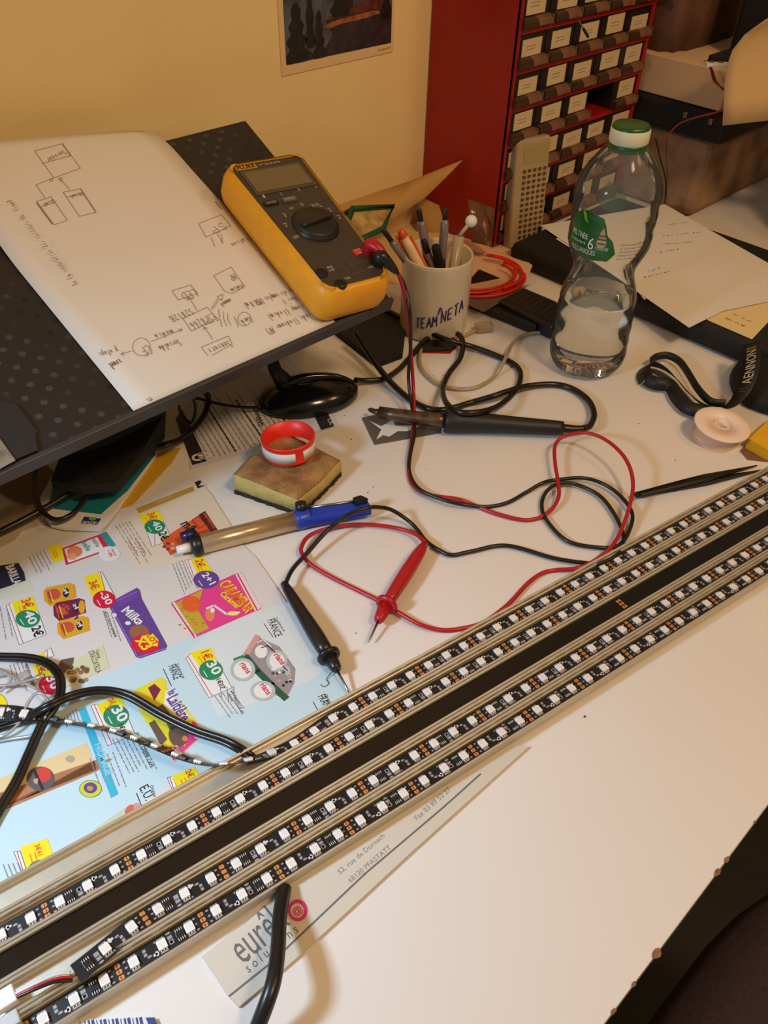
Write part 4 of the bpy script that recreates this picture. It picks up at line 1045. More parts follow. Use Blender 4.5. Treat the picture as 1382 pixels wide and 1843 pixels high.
# page panels
fpoly([(-40, 1318), (0, 1300), (130, 1238), (300, 1165), (415, 1118), (520, 1083), (545, 1128), (632, 1250), (655, 1290), (430, 1410), (200, 1530), (-40, 1650)], m_flyb, 0)
fpoly([(230, 928), (352, 862), (357, 866), (380, 890), (437, 983), (250, 1028), (205, 965)], m_flyc, 1)
fpoly([(400, 1120), (520, 1085), (600, 1195), (560, 1225), (395, 1290), (330, 1180)], m_fly2, 1)
fpoly([c4(0, 360), c4(115, 340), c4(210, 560), c4(0, 620)], col('khaki', (206, 206, 190)), 1)
fpoly([c5(990, 330), c5(1382, 150), c5(1382, 520), c5(1100, 640)], m_flyb, 2) if False else None
fpoly([(545, 1128 - 18), (330, 1255), (400, 1310), (632, 1250)], m_fly2, 1) if False else None
fpoly([c5(500, 1200), c5(900, 900), c5(1050, 800), c5(1250, 700), c5(1100, 900), c5(700, 1150), c5(200, 1400), c5(0, 1480), c5(0, 1400)], m_fly, 1)
# top bar
fpoly([(245, 915), (347, 875), (350, 883), (250, 924)], col('tan_bar', (186, 148, 62)), 3); ftx('OFFRES', (283, 906), (312, 893), col('tan_light', (214, 186, 120)), .0024)
fpoly([(350, 868), (360, 864), (367, 875), (356, 879)], K, 3); ftx('4', (357, 870), (359, 875), WH)
# price blocks: (yellow quad, circle centre, rx, ry, colour, number, p, q, old price p,q text)
def price(yq, wq, cc, rx, ry, cm, num, n0, n1, olds, o0, o1, new=None, w0=None, w1=None, hn=None):
    if wq: fpoly(wq, WH, 2); fline(wq + [wq[0]], .0003, K, 3)
    hn = hn * .72 if hn else None
    fpoly(yq, Y, 3); fell(cc, rx, ry, cm, 4)
    L2 = lambda p, q_, t: (p[0] + (q_[0] - p[0]) * t, p[1] + (q_[1] - p[1]) * t)
    for t in (.25, .42): fline([L2(L2(yq[0], yq[3], .35), L2(yq[1], yq[2], .35), t), L2(L2(yq[0], yq[3], .8), L2(yq[1], yq[2], .8), t)], .0005, OR, 4)
    if rx > 5: fline([(cc[0] - rx * .18, cc[1] + ry * .02), (cc[0] - rx * .09, cc[1] + ry * .2)], .0006, WH, 5)
    if wq: fline([L2(wq[0], wq[1], .5), L2(wq[-1], wq[-2], .15)], .0005, Rr, 3); ftx(num, n0, n1, WH, hn, 5); ftx(olds, o0, o1, OR, None, 4)
    if new: ftx(new, w0, w1, K, None, 4)
price([c4(862, 92), c4(985, 62), c4(1020, 120), c4(900, 170)], [c4(905, 175), c4(1010, 120), c4(1070, 245), c4(945, 290)], c4(962, 165), 64, 45, G, '40', c4(940, 140), c4(975, 195), '3€', c4(915, 85), c4(935, 125), '2€', c4(985, 205), c4(1005, 255), .0085)
price([c4(522, 478), c4(612, 450), c4(660, 560), c4(570, 605)], [c4(612, 450), c4(635, 447), c4(715, 600), c4(650, 590)], c4(647, 618), 70, 55, Rr, '-30', c4(615, 580), c4(665, 655), '3€', c4(550, 510), c4(570, 560), hn=.0075)
price([c4(72, 635), c4(205, 598), c4(235, 690), c4(110, 745)], [c4(38, 655), c4(72, 635), c4(235, 690), c4(288, 835), c4(120, 900)], c4(172, 738), 76, 55, G, '40', c4(148, 700), c4(185, 780), '3€', c4(130, 625), c4(155, 680), '2€', c4(195, 795), c4(215, 855), .009)
price([c4(295, 290), c4(385, 270), c4(415, 365), c4(330, 390)], None, c4(350, 330), 1, 1, Y, '1', c4(325, 305), c4(335, 320), '1€', c4(325, 300), c4(345, 355))
price([c2(118, 515), c2(180, 500), c2(232, 580), c2(160, 605)], [c2(90, 520), c2(118, 515), c2(190, 640), c2(150, 660)], c2(197, 617), 64 / .8, 45 / .8, PU, '2+1', c2(172, 592), c2(215, 645), '2€', c2(142, 520), c2(155, 560), hn=.008)
price([c2(115, 980), c2(220, 955), c2(250, 1020), c2(165, 1050)], [c2(95, 1010), c2(115, 985), c2(250, 1020), c2(325, 1155), c2(210, 1205)], c2(220, 1067), 74, 62, G, '30', c2(195, 1035), c2(235, 1095), '1€', c2(170, 980), c2(190, 1020), '1€07', c2(245, 1115), c2(270, 1165), .010)
price([c5(600, 310), c5(740, 235), c5(780, 320), c5(650, 390)], [c5(565, 310), c5(605, 300), c5(780, 350), c5(840, 490), c5(670, 560)], c5(722, 375), 80, 70, G, '30', c5(690, 335), c5(745, 420), '2€', c5(670, 275), c5(690, 310), '1€80', c5(735, 435), c5(765, 495), .010)
price([c5(185, 10), c5(275, -20), c5(325, 130), c5(235, 150)], [c5(270, -20), c5(315, -50), c5(335, 0), c5(290, 20)], c5(305, 185), 66, 58, Rr, '30', c5(285, 140), c5(325, 215), '1€', c5(225, 60), c5(245, 115), hn=.009)
price([c5(1068, 750), c5(1210, 690), c5(1262, 775), c5(1125, 860)], [c5(1040, 760), c5(1070, 750), c5(1125, 870), c5(1090, 880)], c5(1195, 840), 72, 55, G, '3', c5(1180, 830), c5(1195, 850), '2€', c5(1150, 720), c5(1175, 765), hn=.004)
price([c5(125, 1190), c5(295, 1135), c5(345, 1280), c5(180, 1370)], [c5(85, 1220), c5(125, 1215), c5(180, 1380), c5(160, 1400)], c5(265, 1330), 90, 62, G, '3€', c5(235, 1290), c5(265, 1360), '3€41', c5(215, 1180), c5(235, 1250), hn=.009)
# M pack
fpoly([c4(1000, 250), c4(1270, 70), c4(1355, 190), c4(1240, 220), c4(1060, 345)], OR, 3); fpoly([c4(1235, 90), c4(1275, 68), c4(1355, 188), c4(1315, 205)], col('maroon', (92, 36, 36)), 4)
ftx('m&m', c4(1120, 150), c4(1205, 235), K, .0095, 5); ftx('INDIVIDUAL', c4(1262, 85), c4(1330, 180), OR, .0025, 5); fline([c4(1195, 125), c4(1235, 100), c4(1280, 150), c4(1240, 175), c4(1195, 125)], .0006, col('maroon', (92, 36, 36)), 5)
for k in range(9): fell(c4(1020 + random.uniform(0, 60), 250 + random.uniform(-10, 60)), 12, 9, (OR, col('brown', (120, 66, 50)), col('peach', (216, 160, 120)))[k % 3], 4)
# biscuit box
fpoly([c4(385, 300), c4(640, 205), c4(690, 305), c4(410, 405)], col('crimson', (206, 40, 70)), 3); fpoly([c4(400, 305), c4(605, 230), c4(650, 310), c4(425, 390)], WH, 4); fpoly([c4(620, 210), c4(660, 195), c4(720, 280), c4(680, 300)], col('teal', (60, 142, 158)), 4)
fell(c4(465, 320), 48, 36, col('biscuit', (220, 130, 84)), 5); fell(c4(445, 350), 30, 22, col('biscuit2', (226, 156, 110)), 6); ftx('belle', c4(505, 265), c4(540, 320), col('teal', (0, 0, 0)), None, 5); ftx('sable', c4(570, 245), c4(600, 295), GREYTXT, None, 5)
fell(c4(680, 335), 66, 48, WH, 5); ftx('+ 20%', c4(665, 315), c4(685, 355), Rr, None, 6); ftx('GRATUIT', c4(690, 305), c4(712, 350), Rr, None, 6)
# pasta
fpoly([c4(-20, 410), c4(115, 390), c4(150, 450), c4(160, 500), c4(-20, 560)], DB, 3); ftx('BARILLA', c4(35, 415), c4(85, 530), WH, .0065, 4)
# cakes pack
m_ck, m_ck2 = col('cake_yellow', (216, 160, 40)), col('cake_plum', (120, 34, 66))
for (cx_, cy_) in ((370, 585), (430, 680), (455, 790)):
    fpoly([c4(cx_ - 100, cy_ - 20), c4(cx_ - 80, cy_ - 42), c4(cx_ + 60, cy_ - 70), c4(cx_ + 95, cy_ - 60), c4(cx_ + 105, cy_ + 20), c4(cx_ - 60, cy_ + 75), c4(cx_ - 95, cy_ + 40)], m_ck2 if cy_ == 680 else m_ck, 3)
    fell(c4(cx_ - 35, cy_), 42, 34, col('cake_red', (196, 84, 62)), 4); fell(c4(cx_ + 40, cy_ - 10), 20, 30, DB, 4); fell(c4(cx_ + 78, cy_ - 15), 20, 42, m_ck, 5)
ftx('La Laitière', c4(375, 650), c4(470, 745), col('cake_plum', (0, 0, 0)), .005, 6)
# Milka
fpoly([c4(680, 665), c4(720, 615), c4(850, 545), c4(870, 560), c4(880, 610), c4(1040, 905), c4(1030, 930), c4(870, 985), c4(845, 975)], PU, 3); fpoly([c4(720, 615), c4(845, 552), c4(870, 600), c4(740, 660)], col('violet', (112, 72, 160)), 4)
ftx('Milka', c4(752, 690), c4(862, 782), WH, .0072, 5); fell(c4(865, 820), 62, 46, col('choc', (150, 96, 70)), 5); fell(c4(905, 895), 90, 62, Rr, 6); fpoly([c4(880, 845), c4(950, 830), c4(985, 870), c4(980, 910), c4(935, 905)], Y, 7)
ftx('x3', c4(838, 870), c4(893, 940), Y, .0085, 8); ftx('LOT', c4(912, 845), c4(955, 905), Rr, .0042, 8)
# Carambar
fpoly([c2(15, 735), c2(335, 590), c2(375, 580), c2(470, 760), c2(130, 910)], MG, 3); fpoly([c2(40, 735), c2(180, 665), c2(150, 760), c2(210, 860), c2(130, 895)], col('candy', (190, 160, 50)), 4)
fpoly([c2(340, 590), c2(375, 582), c2(470, 755), c2(440, 775)], col('pale_pink', (226, 206, 214)), 4)
fpoly([c2(15, 735), c2(40, 728), c2(150, 900), c2(128, 912)], col('pale_pink', (0, 0, 0)), 4)
for a, b in (((352, 588), (450, 768)), ((24, 735), (138, 905))): fline([c2(*a), c2(*b)], .0010, Rr, 5)
fell(c2(122, 738), 60, 50, OR, 5); ftx('CARAMBAR', c2(258, 640), c2(395, 785), Y, .0095, 6); ftx('CARAMBAR', c2(263, 645), c2(391, 780), OR, .0072, 7); ftx('Caramel', c2(262, 690), c2(345, 760), Y, .0050, 7)
fell(c2(215, 790), 30, 42, col('biscuit', (0, 0, 0)), 5); fell(c2(330, 785), 36, 14, Y, 5)
for k in range(16):
    a = random.uniform(0, 1); b = random.uniform(0, 1); fell(c2(60 + 130 * a, 740 + 130 * b), 9, 4, (col('leafy2', (120, 140, 50)), OR, col('tan_bar', (0, 0, 0)))[k % 3], 5)
fline([c2(200, 760), c2(235, 745), c2(300, 790), c2(360, 780)], .0018, WH, 5); fell(c2(228, 770), 14, 16, WH, 6)
for cx_, cy_ in ((370, 585), (430, 680), (455, 790)):
    for k in range(3): fline([c4(cx_ - 85 + k * 12, cy_ - 28 + k * 5), c4(cx_ - 62 + k * 12, cy_ + 58 - k * 3)], .0006, (OR, m_ck2, Y)[k], 5)
    ftx('x4', c4(cx_ + 20, cy_ - 32), c4(cx_ + 34, cy_ + 2), WH, .0035, 6)
fline([c4(730, 625), c4(862, 565)], .0008, col('violet2', (150, 112, 190)), 5); fline([c4(695, 670), c4(852, 968)], .0007, col('violet2', (0, 0, 0)), 5); fline([c4(858, 978), c4(1030, 922)], .0010, col('violet2', (0, 0, 0)), 5)
fell(c4(795, 765), 18, 12, WH, 5); fell(c4(712, 715), 14, 12, WH, 5)
# FRANCE marks
def france(a, b, c_, d, s1='Transformé en', s2='FRANCE'):
    ftx(s1, a, b, K, .0022, 4, False); ftx(s2, c_, d, K, .006, 4, False)
france(c2(535, 808), c2(580, 875), c2(500, 820), c2(540, 905)); fline([c2(483, 835), c2(528, 902)], .0005, K)
france(c4(1090, 1020), c4(1135, 1110), c4(1045, 1035), c4(1080, 1120)); fline([c4(1015, 1050), c4(1065, 1155)], .0005, K)
france(c2(783, 1190), c2(815, 1250), c2(750, 1200), c2(800, 1285), 'Origine'); fline([c2(728, 1225), c2(770, 1300)], .0005, K)
france(c5(930, 810), c5(955, 880), c5(865, 825), c5(905, 905), 'Origine', 'E.U.'); fline([c5(848, 855), c5(880, 935)], .0005, K)
# faisselle tray
m_tray = col('tray', (150, 140, 146)); fpoly([c2(380, 985), c2(440, 895), c2(560, 950), c2(640, 1060), c2(635, 1130), c2(590, 1215), c2(540, 1190), c2(430, 1050)], m_tray, 3)
fline([c2(395, 1000), c2(450, 1070), c2(520, 1140), c2(590, 1205)], .0050, col('dkgreen', (44, 84, 66)), 4); fline([c2(400, 980), c2(450, 900)], .0045, col('salmon', (206, 150, 140)), 4)
for c_, rx, ry in ((c2(378, 1065), 78, 72), (c2(478, 1170), 78, 62), (c2(548, 1020), 66, 66)):
    fell(c_, rx, ry, col('lid_grey', (176, 184, 186)), 5); fell(c_, rx * .72, ry * .75, WH, 6); ftx('rians', (c_[0] - 6, c_[1] - 10), (c_[0] + 8, c_[1] + 8), Rr, .0045, 7)
fell(c2(470, 975), 40, 40, WH, 5); fpoly([c2(330, 1010), c2(380, 990), c2(400, 1030), c2(350, 1050)], G, 4); fell(c2(600, 1070), 20, 30, col('lid_grey', (0, 0, 0)), 5)
for k in range(6): fline([c2(450 + 22 * k, 930 + 26 * k), c2(480 + 22 * k, 915 + 30 * k), c2(520 + 20 * k, 950 + 30 * k)], .0009, (WH, K, col('lid_grey', (0, 0, 0)))[k % 3], 5)
for k in range(14): fell(c2(random.uniform(500, 620), random.uniform(1060, 1150)), 10, 8, (WH, col('salmon', (0, 0, 0)), col('dkgreen', (0, 0, 0)), K)[k % 4], 6)
# la Laitière pack
m_ly = col('laitiere_yellow', (222, 208, 50))
fpoly([c5(810, 240), c5(860, 200), c5(1000, 135), c5(1030, 150), c5(1040, 210), c5(1160, 330), c5(1245, 440), c5(1230, 520), c5(1085, 660), c5(1020, 560), c5(960, 480), c5(900, 400), c5(850, 310)], m_ly, 3)
fpoly([c5(1080, 655), c5(1030, 570), c5(1150, 560), c5(1200, 400), c5(1245, 450), c5(1225, 520)], MG, 4); fell(c5(1110, 490), 62, 78, col('coffee', (104, 84, 70)), 5); fell(c5(1150, 515), 18, 18, col('biscuit', (0, 0, 0)), 6)
fpoly([c5(980, 320), c5(1010, 300), c5(1120, 430), c5(1060, 470)], col('coffee', (0, 0, 0)), 5); fpoly([c5(925, 420), c5(960, 400), c5(1040, 520), c5(1000, 560)], col('coffee', (0, 0, 0)), 5); fpoly([c5(920, 200), c5(960, 175), c5(1000, 210), c5(960, 280)], col('cake_plum', (0, 0, 0)), 5)
fpoly([c5(1030, 215), c5(1060, 225), c5(1180, 380), c5(1150, 430), c5(1020, 300)], WH, 5); ftx('la', c5(1040, 230), c5(1055, 250), PU, .006, 6); ftx('Laitière', c5(1035, 270), c5(1130, 415), PU, .0085, 6); ftx('GRAND', c5(1195, 440), c5(1215, 520), WH, .004, 6); ftx('CAFÉ', c5(1065, 570), c5(1095, 625), WH, .004, 6)
# straciatella box
fpoly([c5(370, 90), c5(640, -70), c5(680, 70), c5(390, 210)], col('pistachio', (206, 206, 170)), 3); fpoly([c5(360, 60), c5(380, 25), c5(460, 10), c5(455, 50), c5(400, 110), c5(385, 200)], col('coffee', (0, 0, 0)), 4)
for k in range(22): fell(c5(random.uniform(420, 545), random.uniform(70, 160)), 16, 13, (col('nut', (150, 100, 76)), col('nut2', (170, 130, 96)), col('coffee', (0, 0, 0)))[k % 3], 4 + k % 3)
ftx('STRACCIATELLA', c5(548, -25), c5(600, 110), K, .004, 5, False); ftx('Viennois', c5(590, -30), c5(608, 20), K, .003, 5, False)
# cheese, badges, turquoise band
m_ch = col('cheese', (222, 196, 146)); fpoly([c5(-20, 770), c5(540, 540), c5(580, 650), c5(620, 700), c5(-20, 960)], m_ch, 2); fpoly([c5(-20, 860), c5(590, 650), c5(700, 640), c5(600, 720), c5(-20, 980)], col('cheese_rind', (176, 120, 84)), 2)
fell(c5(437, 642), 30, 22, col('cheese_hole', (170, 160, 140)), 3)
fell(c5(252, 765), 88, 76, col('badge_grey', (92, 86, 88)), 4); fell(c5(270, 740), 48, 46, col('badge_red', (206, 66, 56)), 5); fline([c5(215, 715), c5(265, 830)], .0016, K, 6); fpoly([c5(205, 770), c5(240, 760), c5(232, 800), c5(212, 790)], col('salmon', (0, 0, 0)), 6)
fell(c5(562, 828), 70, 54, K, 3); fell(c5(562, 828), 67, 51, col('badge_yellow', (196, 206, 52)), 4); fell(c5(562, 822), 42, 34, PU, 5); fell(c5(560, 825), 20, 16, col('tan_bar', (0, 0, 0)), 6)
fpoly([c5(488, 340), c5(530, 315), c5(735, 860), c5(690, 885)], col('turquoise', (62, 176, 206)), 3); ftx('FROMAGE', c5(585, 555), c5(660, 750), col('pale_blue', (150, 206, 222)), .0042, 4)
fell(c5(-10, 330), 58, 90, Y, 3); fell(c5(-10, 330), 60, 93, K, 2)
# meat, salad on the lower page
fell(c5(825, 975), 48, 50, col('bacon', (206, 96, 84)), 4); fell(c5(850, 940), 20, 26, col('salmon', (0, 0, 0)), 5); fpoly([c5(700, 1040), c5(740, 1025), c5(750, 1070), c5(710, 1090)], col('badge_red', (0, 0, 0)), 4)
fpoly([c5(450, 1240), c5(600, 1070), c5(800, 930), c5(830, 1020), c5(640, 1140)], col('leafy', (190, 196, 170)), 3)
ftx('LA FAISSELLE 6%', c2(318, 1172), c2(372, 1288), K, None, 4, False); ftx('RIANS', c2(305, 1190), c2(322, 1225), K, None, 4, False)
ftx('MILKA CHOCO SUPREME', c4(642, 695), c4(712, 855), K, None, 4, False); ftx('PETITS LIÉGEOIS', c5(150, 60), c5(205, 200), K, None, 4, False); ftx('POT DE CRÈME CAFÉ', c5(838, 485), c5(935, 700), K, None, 4, False)
# small print
for a in (((720, 160), (880, 410), (800, 130), 5, c4), ((180, 350), (240, 470), (270, 310), 5, c4), ((640, 690), (700, 870), (690, 700), 3, c4), ((0, 665), (40, 880), (40, 660), 2, c4), ((30, 540), (90, 690), (75, 520), 4, c2), ((235, 1190), (320, 1310), (320, 1170), 5, c2), ((700, 520), (830, 780), (860, 490), 7, c5), ((60, 60), (120, 240), (150, 20), 5, c5), ((400, 380), (420, 460), (470, 330), 5, c5), ((20, 1300), (70, 1430), (110, 1290), 4, c5), ((1370, 200), (1382, 300), (1450, 190), 3, c5), ((560, 640), (640, 860), (700, 600), 5, c5)):
    p, q_, r, n, F = a; para(F(*p), F(*q_), F(*r), n)
para(c4(800, 255), c4(870, 370), c4(840, 240), 2, Rr)
tag(fb.build('supermarket_flyer'), 'open supermarket flyer covered with food adverts and prices at lower left', 'flyer')

# ================================================================== LEAFLET WITH FINE PRINT
def c6(x, y, z=.0): return at(x / 3.004, 620 + y / 3.004, z)
def c7(x, y, z=.0): return at(400 + x / 3.004, 560 + y / 3.004, z)
mb = MB(); mb.prism([c6(1030, 680, .0001), c7(632, 627, .0001), c7(560, 480, .0001), c7(300, 180, .0001), c6(1000, 300, .0001)], .0006, mat('leaflet_paper', (206, 204, 214), .7))
z_ = .00085
def tcol(x0, x1, fr_, to_, F):
    pass
LP = at(343, 846, z_); LQ = at(610, 768, z_); ld = (LQ - LP); lw = ld.length; ld.normalize(); lu = UPV.cross(ld)
def lp(a, b): return LP + ld * a + lu * b
for k in range(20):
    a = .017 + k * .0052
    if .034 < a < .037: continue
    y0 = .006 + random.uniform(0, .004); end = random.uniform(.06, .11); y = y0
    while y < end:
        l = random.uniform(.003, .009); ribline(mb, [lp(a, y), lp(a, min(y + l, end))], .0011 if k % 6 else .0018, INK if k % 6 == 0 else GREYTXT); y += l + .0016
for a in (.062, .100): ribline(mb, [lp(a, .012), lp(a, .115)], .0004, INK)
for (q0, q1, q2, q3) in (((950, 400), (985, 350), (1118, 630), (1040, 652)),):
    mb.face([c6(*p, z_ + .0001) for p in (q0, q1, q2, q3)], K)
mb.face([c7(470, 510, z_ + .0001), c7(540, 490, z_ + .0001), c7(605, 622, z_ + .0001), c7(535, 643, z_ + .0001)], K)
text_at(mb, 'CIC', c6(1062, 588, z_ + .0002), c6(1085, 630, z_ + .0002), UPV, WH); text_at(mb, '8', c6(1030, 598, z_ + .0002), c6(1045, 636, z_ + .0002), UPV, WH)
text_at(mb, 'CIC', c7(565, 585, z_ + .0002), c7(585, 618, z_ + .0002), UPV, WH)
text_at(mb, 'GARRANT', c7(225, 620, z_ + .0002), c7(190, 520, z_ + .0002), UPV, INK, bold=True)
tag(mb.build('bank_leaflet'), 'white leaflet with columns of fine print under the black webcam foot', 'leaflet')

# ================================================================== BROCHURES UNDER THE STAND
def sheetpoly(name, pts, z, th, mt, label, cat='brochure', grp='brochures under the stand'):
    m = MB(); m.prism([c6(x, y, z) for x, y in pts], th, mt); o = m.build(name); return tag(o, label, cat, grp)
sheetpoly('brochure', [(730, 620), (980, 560), (930, 640), (715, 870), (650, 886), (600, 830)], .0016, .0012, col('mustard', (206, 160, 34)), 'mustard yellow brochure edge beside the teal booklet')
bk = thing('booklet', c6(500, 900, .0032), 'white booklet with teal cover panel and small blue logo under the stand', 'booklet')
mb = MB(); mb.prism([c6(x, y, .0030) for x, y in ((200, 880), (280, 990), (350, 1005), (548, 1012), (645, 890), (850, 600), (840, 560), (500, 520), (300, 700))], .0032, WH); mb.build('booklet_pages', bk)
mb = MB(); mb.face([c6(x, y, .00632) for x, y in ((262, 872), (300, 890), (545, 918), (690, 790), (845, 590), (820, 560), (500, 520), (300, 700))], col('teal_cover', (22, 122, 134)))
mb.face([c6(x, y, .00635) for x, y in ((455, 930), (548, 942), (522, 975), (436, 966))], col('logo_blue', (30, 52, 128)))
mb.face([c6(500 + 20 * math.cos(t), 942 + 10 * math.sin(t), .0064) for t in [k * math.pi / 8 for k in range(16)]], col('logo_lime', (120, 190, 60))); text_at(mb, 'MACIF', c6(445, 966, .0064), c6(520, 972, .0064), UPV, WH, bold=True)
mb.build('printed_cover', bk)
sheetpoly('brochure', [(-60, 940), (50, 880), (180, 870), (270, 960), (120, 1010), (80, 1060), (-60, 1130)], .0016, .0012, col('beige_sheet', (186, 166, 140)), 'beige brochure at left frame edge under the black cable')
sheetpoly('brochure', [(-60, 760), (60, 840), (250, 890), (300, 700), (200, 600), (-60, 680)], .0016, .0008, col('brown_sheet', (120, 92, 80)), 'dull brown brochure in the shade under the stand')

def cable(name, px, r, mt, label, cat='cable', grp=None, seg=10, twin=False):
    m = MB(); pts = cab(px, 8)
    if not twin: m.tube(pts, r, mt, seg)
    else:
        up_ = UPV
        for s_ in (-1, 1):
            q_ = []
            for i, p in enumerate(pts):
                t = (pts[min(i + 1, len(pts) - 1)] - pts[max(i - 1, 0)]).normalized(); q_.append(p + up_.cross(t).normalized() * r * .85 * s_)
            m.tube(q_, r, mt, seg)
    return tag(m.build(name), label, cat, grp)
m_cblk = mat('cable_black', (26, 22, 20), .3)
cable('thick_cable', [(-30, 968, .008), (0, 957, .010), (75, 918, .012), (140, 878, .014), (200, 835, .016), (262, 812, .014), (290, 802, .012), (320, 793, .010), (345, 775, .010), (368, 745, .012), (375, 715, .02), (362, 700, .035)], .0030, m_cblk, 'thick black cable running from left frame edge under the stand')
cable('looped_cable', [(300, 700, .06), (200, 760, .03), (110, 800, .022), (70, 835, .020), (62, 868, .018), (72, 912, .016), (98, 935, .014), (130, 925, .014), (155, 895, .014), (185, 855, .014), (225, 825, .016), (270, 808, .02), (300, 802, .022), (325, 790, .02)], .0022, m_cblk, 'thinner black cable looping over teal booklet under the stand')
cable('webcam_lead', [(470, 733, .008), (440, 733, .008), (400, 728, .010), (360, 718, .014), (335, 716, .018), (322, 728, .022), (330, 750, .02), (345, 760, .018), (352, 735, .03), (346, 710, .06)], .0016, m_cblk, 'slim black lead leaving the webcam foot to the left')

# twin cables, clear wires at the left
cable('twin_cable', [(-30, 1181, .004), (0, 1182, .005), (50, 1184, .008), (85, 1194, .010), (106, 1215, .012), (109, 1245, .012), (98, 1272, .012), (78, 1300, .010), (55, 1350, .007), (30, 1405, .005), (0, 1455, .004), (-20, 1490, .004)], .0019, m_cblk, 'black twin cable curling in from left edge and back out below', twin=True)
cable('twin_cable', [(-30, 1318, .004), (0, 1308, .004), (40, 1295, .006), (85, 1272, .016), (130, 1252, .014), (180, 1243, .012), (230, 1252, .010), (290, 1286, .009), (350, 1315, .009), (400, 1332, .010), (425, 1344, .010), (446, 1358, .007), (455, 1366, .004)], .0019, m_cblk, 'black twin cable arching over flyer to the far aluminium channel', twin=True)
cw_ = thing('clear_wires', at(30, 1240, .002), 'tangle of clear and white thin wires over flyer at left edge', 'wires')
m_clw = clear_mat('clear_wire', (196, 190, 188), 1.6, .1, .55)
for k, px in enumerate(([(-20, 1222, .004), (10, 1212, .008), (40, 1228, .010), (65, 1240, .010), (88, 1262, .012), (92, 1282, .010)], [(-20, 1235, .006), (20, 1232, .008), (60, 1222, .014), (80, 1215, .016)], [(-20, 1330, .004), (10, 1322, .006), (35, 1300, .008), (48, 1270, .010), (62, 1250, .012), (78, 1250, .012), (90, 1268, .010)], [(-20, 1338, .003), (20, 1330, .004), (60, 1322, .006), (85, 1300, .008)], [(-20, 1200, .006), (5, 1208, .008), (20, 1222, .009), (0, 1245, .006)])):
    q = MB(); q.tube(cab(px, 6), .0011, m_clw, 6); q.build('wire', cw_)
q = MB(); q.box((0, 0, 0), (.008, .007, .005), m_clw, Matrix.Translation(at(45, 1218, .010)), bev=.001); q.build('clear_joint', cw_)

# ================================================================== WEBCAM FOOT
wc0 = Vector((.468, .5835, 0)); wcam = thing('webcam_stand', wc0, 'glossy black oval webcam foot standing on the fine print leaflet', 'webcam foot')
ang = math.atan2((at(650, 690) - at(470, 722)).y, (at(650, 690) - at(470, 722)).x)
Mw = Matrix.Translation(at(556, 722, 0)) @ Matrix.Rotation(ang, 4, 'Z')
mb = MB(); lw_ = (at(646, 695) - at(470, 722)).length / 2
secs = []
for z, f in ((0, .93), (.003, 1.0), (.009, 1.0), (.014, .93), (.019, .76), (.023, .50), (.025, .22)):
    secs.append([Mw @ Vector((lw_ * f * math.cos(t), .033 * f * math.sin(t), z)) for t in [k * 2 * math.pi / 36 for k in range(36)]])
loft(mb, secs, mat('gloss_black', (14, 16, 20), .16)); mb.build('foot_shell', wcam)
mb = MB(); mb.tube([Mw @ Vector((-.020, .006, .018)), Mw @ Vector((-.030, .016, .034)), Mw @ Vector((-.034, .030, .055)), Mw @ Vector((-.036, .045, .085))], [.011, .007, .006, .006], BLACKP, 14); mb.build('stem', wcam)
mb = MB(); mb.tube(spline([Mw @ Vector((-.028, .004, .022)), Mw @ Vector((.0, .004, .027)), Mw @ Vector((.030, .001, .024)), Mw @ Vector((.050, -.002, .014))], 6), [.006 - .0002 * k for k in range(19)], mat('gloss_black', (0, 0, 0)), 10); mb.build('ridge', wcam)

# ================================================================== SPONGE + TAPE RING
m_sp = mat('sponge_foam', (176, 134, 82), .95, rgb2=(122, 88, 56), vscale=45, bump=.9, bscale=500); m_spy = mat('sponge_yellow', (206, 184, 112), .95, var=.2, vscale=60, bump=.7, bscale=500)
sg = thing('sponge', at(520, 870, 0), 'scorched tan kitchen sponge with dark underside below the red ring', 'sponge')
cB = [at(424, 884, .003), at(538, 924, .003), at(613, 852, .003), at(500, 800, .003)]
def grid_sp(u, v, z): # bilinear over corner px, top curls up a little
    a = cB[0].lerp(cB[1], u); b = cB[3].lerp(cB[2], u); p = a.lerp(b, v)
    p = p + (cB[1] - cB[0]).normalized() * .003 * math.sin(v * math.pi) * (1 if u > .5 else -1) * .5
    return Vector((p.x, p.y, z))
mb = MB(); nn_ = 12; k_top = mb.mi(m_sp); k_s = mb.mi(m_spy)
top = [[mb.bm.verts.new(grid_sp(i / nn_, j / nn_, .0215 + .002 * math.cos(i / nn_ * math.pi) + .003 * abs(j / nn_ - .5) + random.uniform(-.0004, .0004) - (.002 if (i in (0, nn_) or j in (0, nn_)) else 0))) for j in range(nn_ + 1)] for i in range(nn_ + 1)]
for i in range(nn_):
    for j in range(nn_):
        f = mb.bm.faces.new((top[i][j], top[i + 1][j], top[i + 1][j + 1], top[i][j + 1])); f.material_index = k_top; f.smooth = True
edge = [(i, 0) for i in range(nn_ + 1)] + [(nn_, j) for j in range(1, nn_ + 1)] + [(i, nn_) for i in range(nn_ - 1, -1, -1)] + [(0, j) for j in range(nn_ - 1, 0, -1)]
prev = [top[i][j] for i, j in edge]
for lv, (z, g) in enumerate(((.012, 1.02), (.0036, 1.0))):
    cen = grid_sp(.5, .5, 0); ring = []
    for i, j in edge:
        p = grid_sp(i / nn_, j / nn_, z); d = (p - cen); d.z = 0; ring.append(mb.bm.verts.new(Vector((cen.x, cen.y, 0)) + d * g * (1 + random.uniform(-.006, .006)) + Vector((0, 0, z))))
    for a in range(len(edge)):
        b = (a + 1) % len(edge); f = mb.bm.faces.new((prev[a], prev[b], ring[b], ring[a])); f.material_index = k_s; f.smooth = True
    prev = ring
f = mb.bm.faces.new(prev); f.material_index = k_s
mb.build('foam_block', sg)
mb = MB(); cen = grid_sp(.5, .5, 0); pts = []
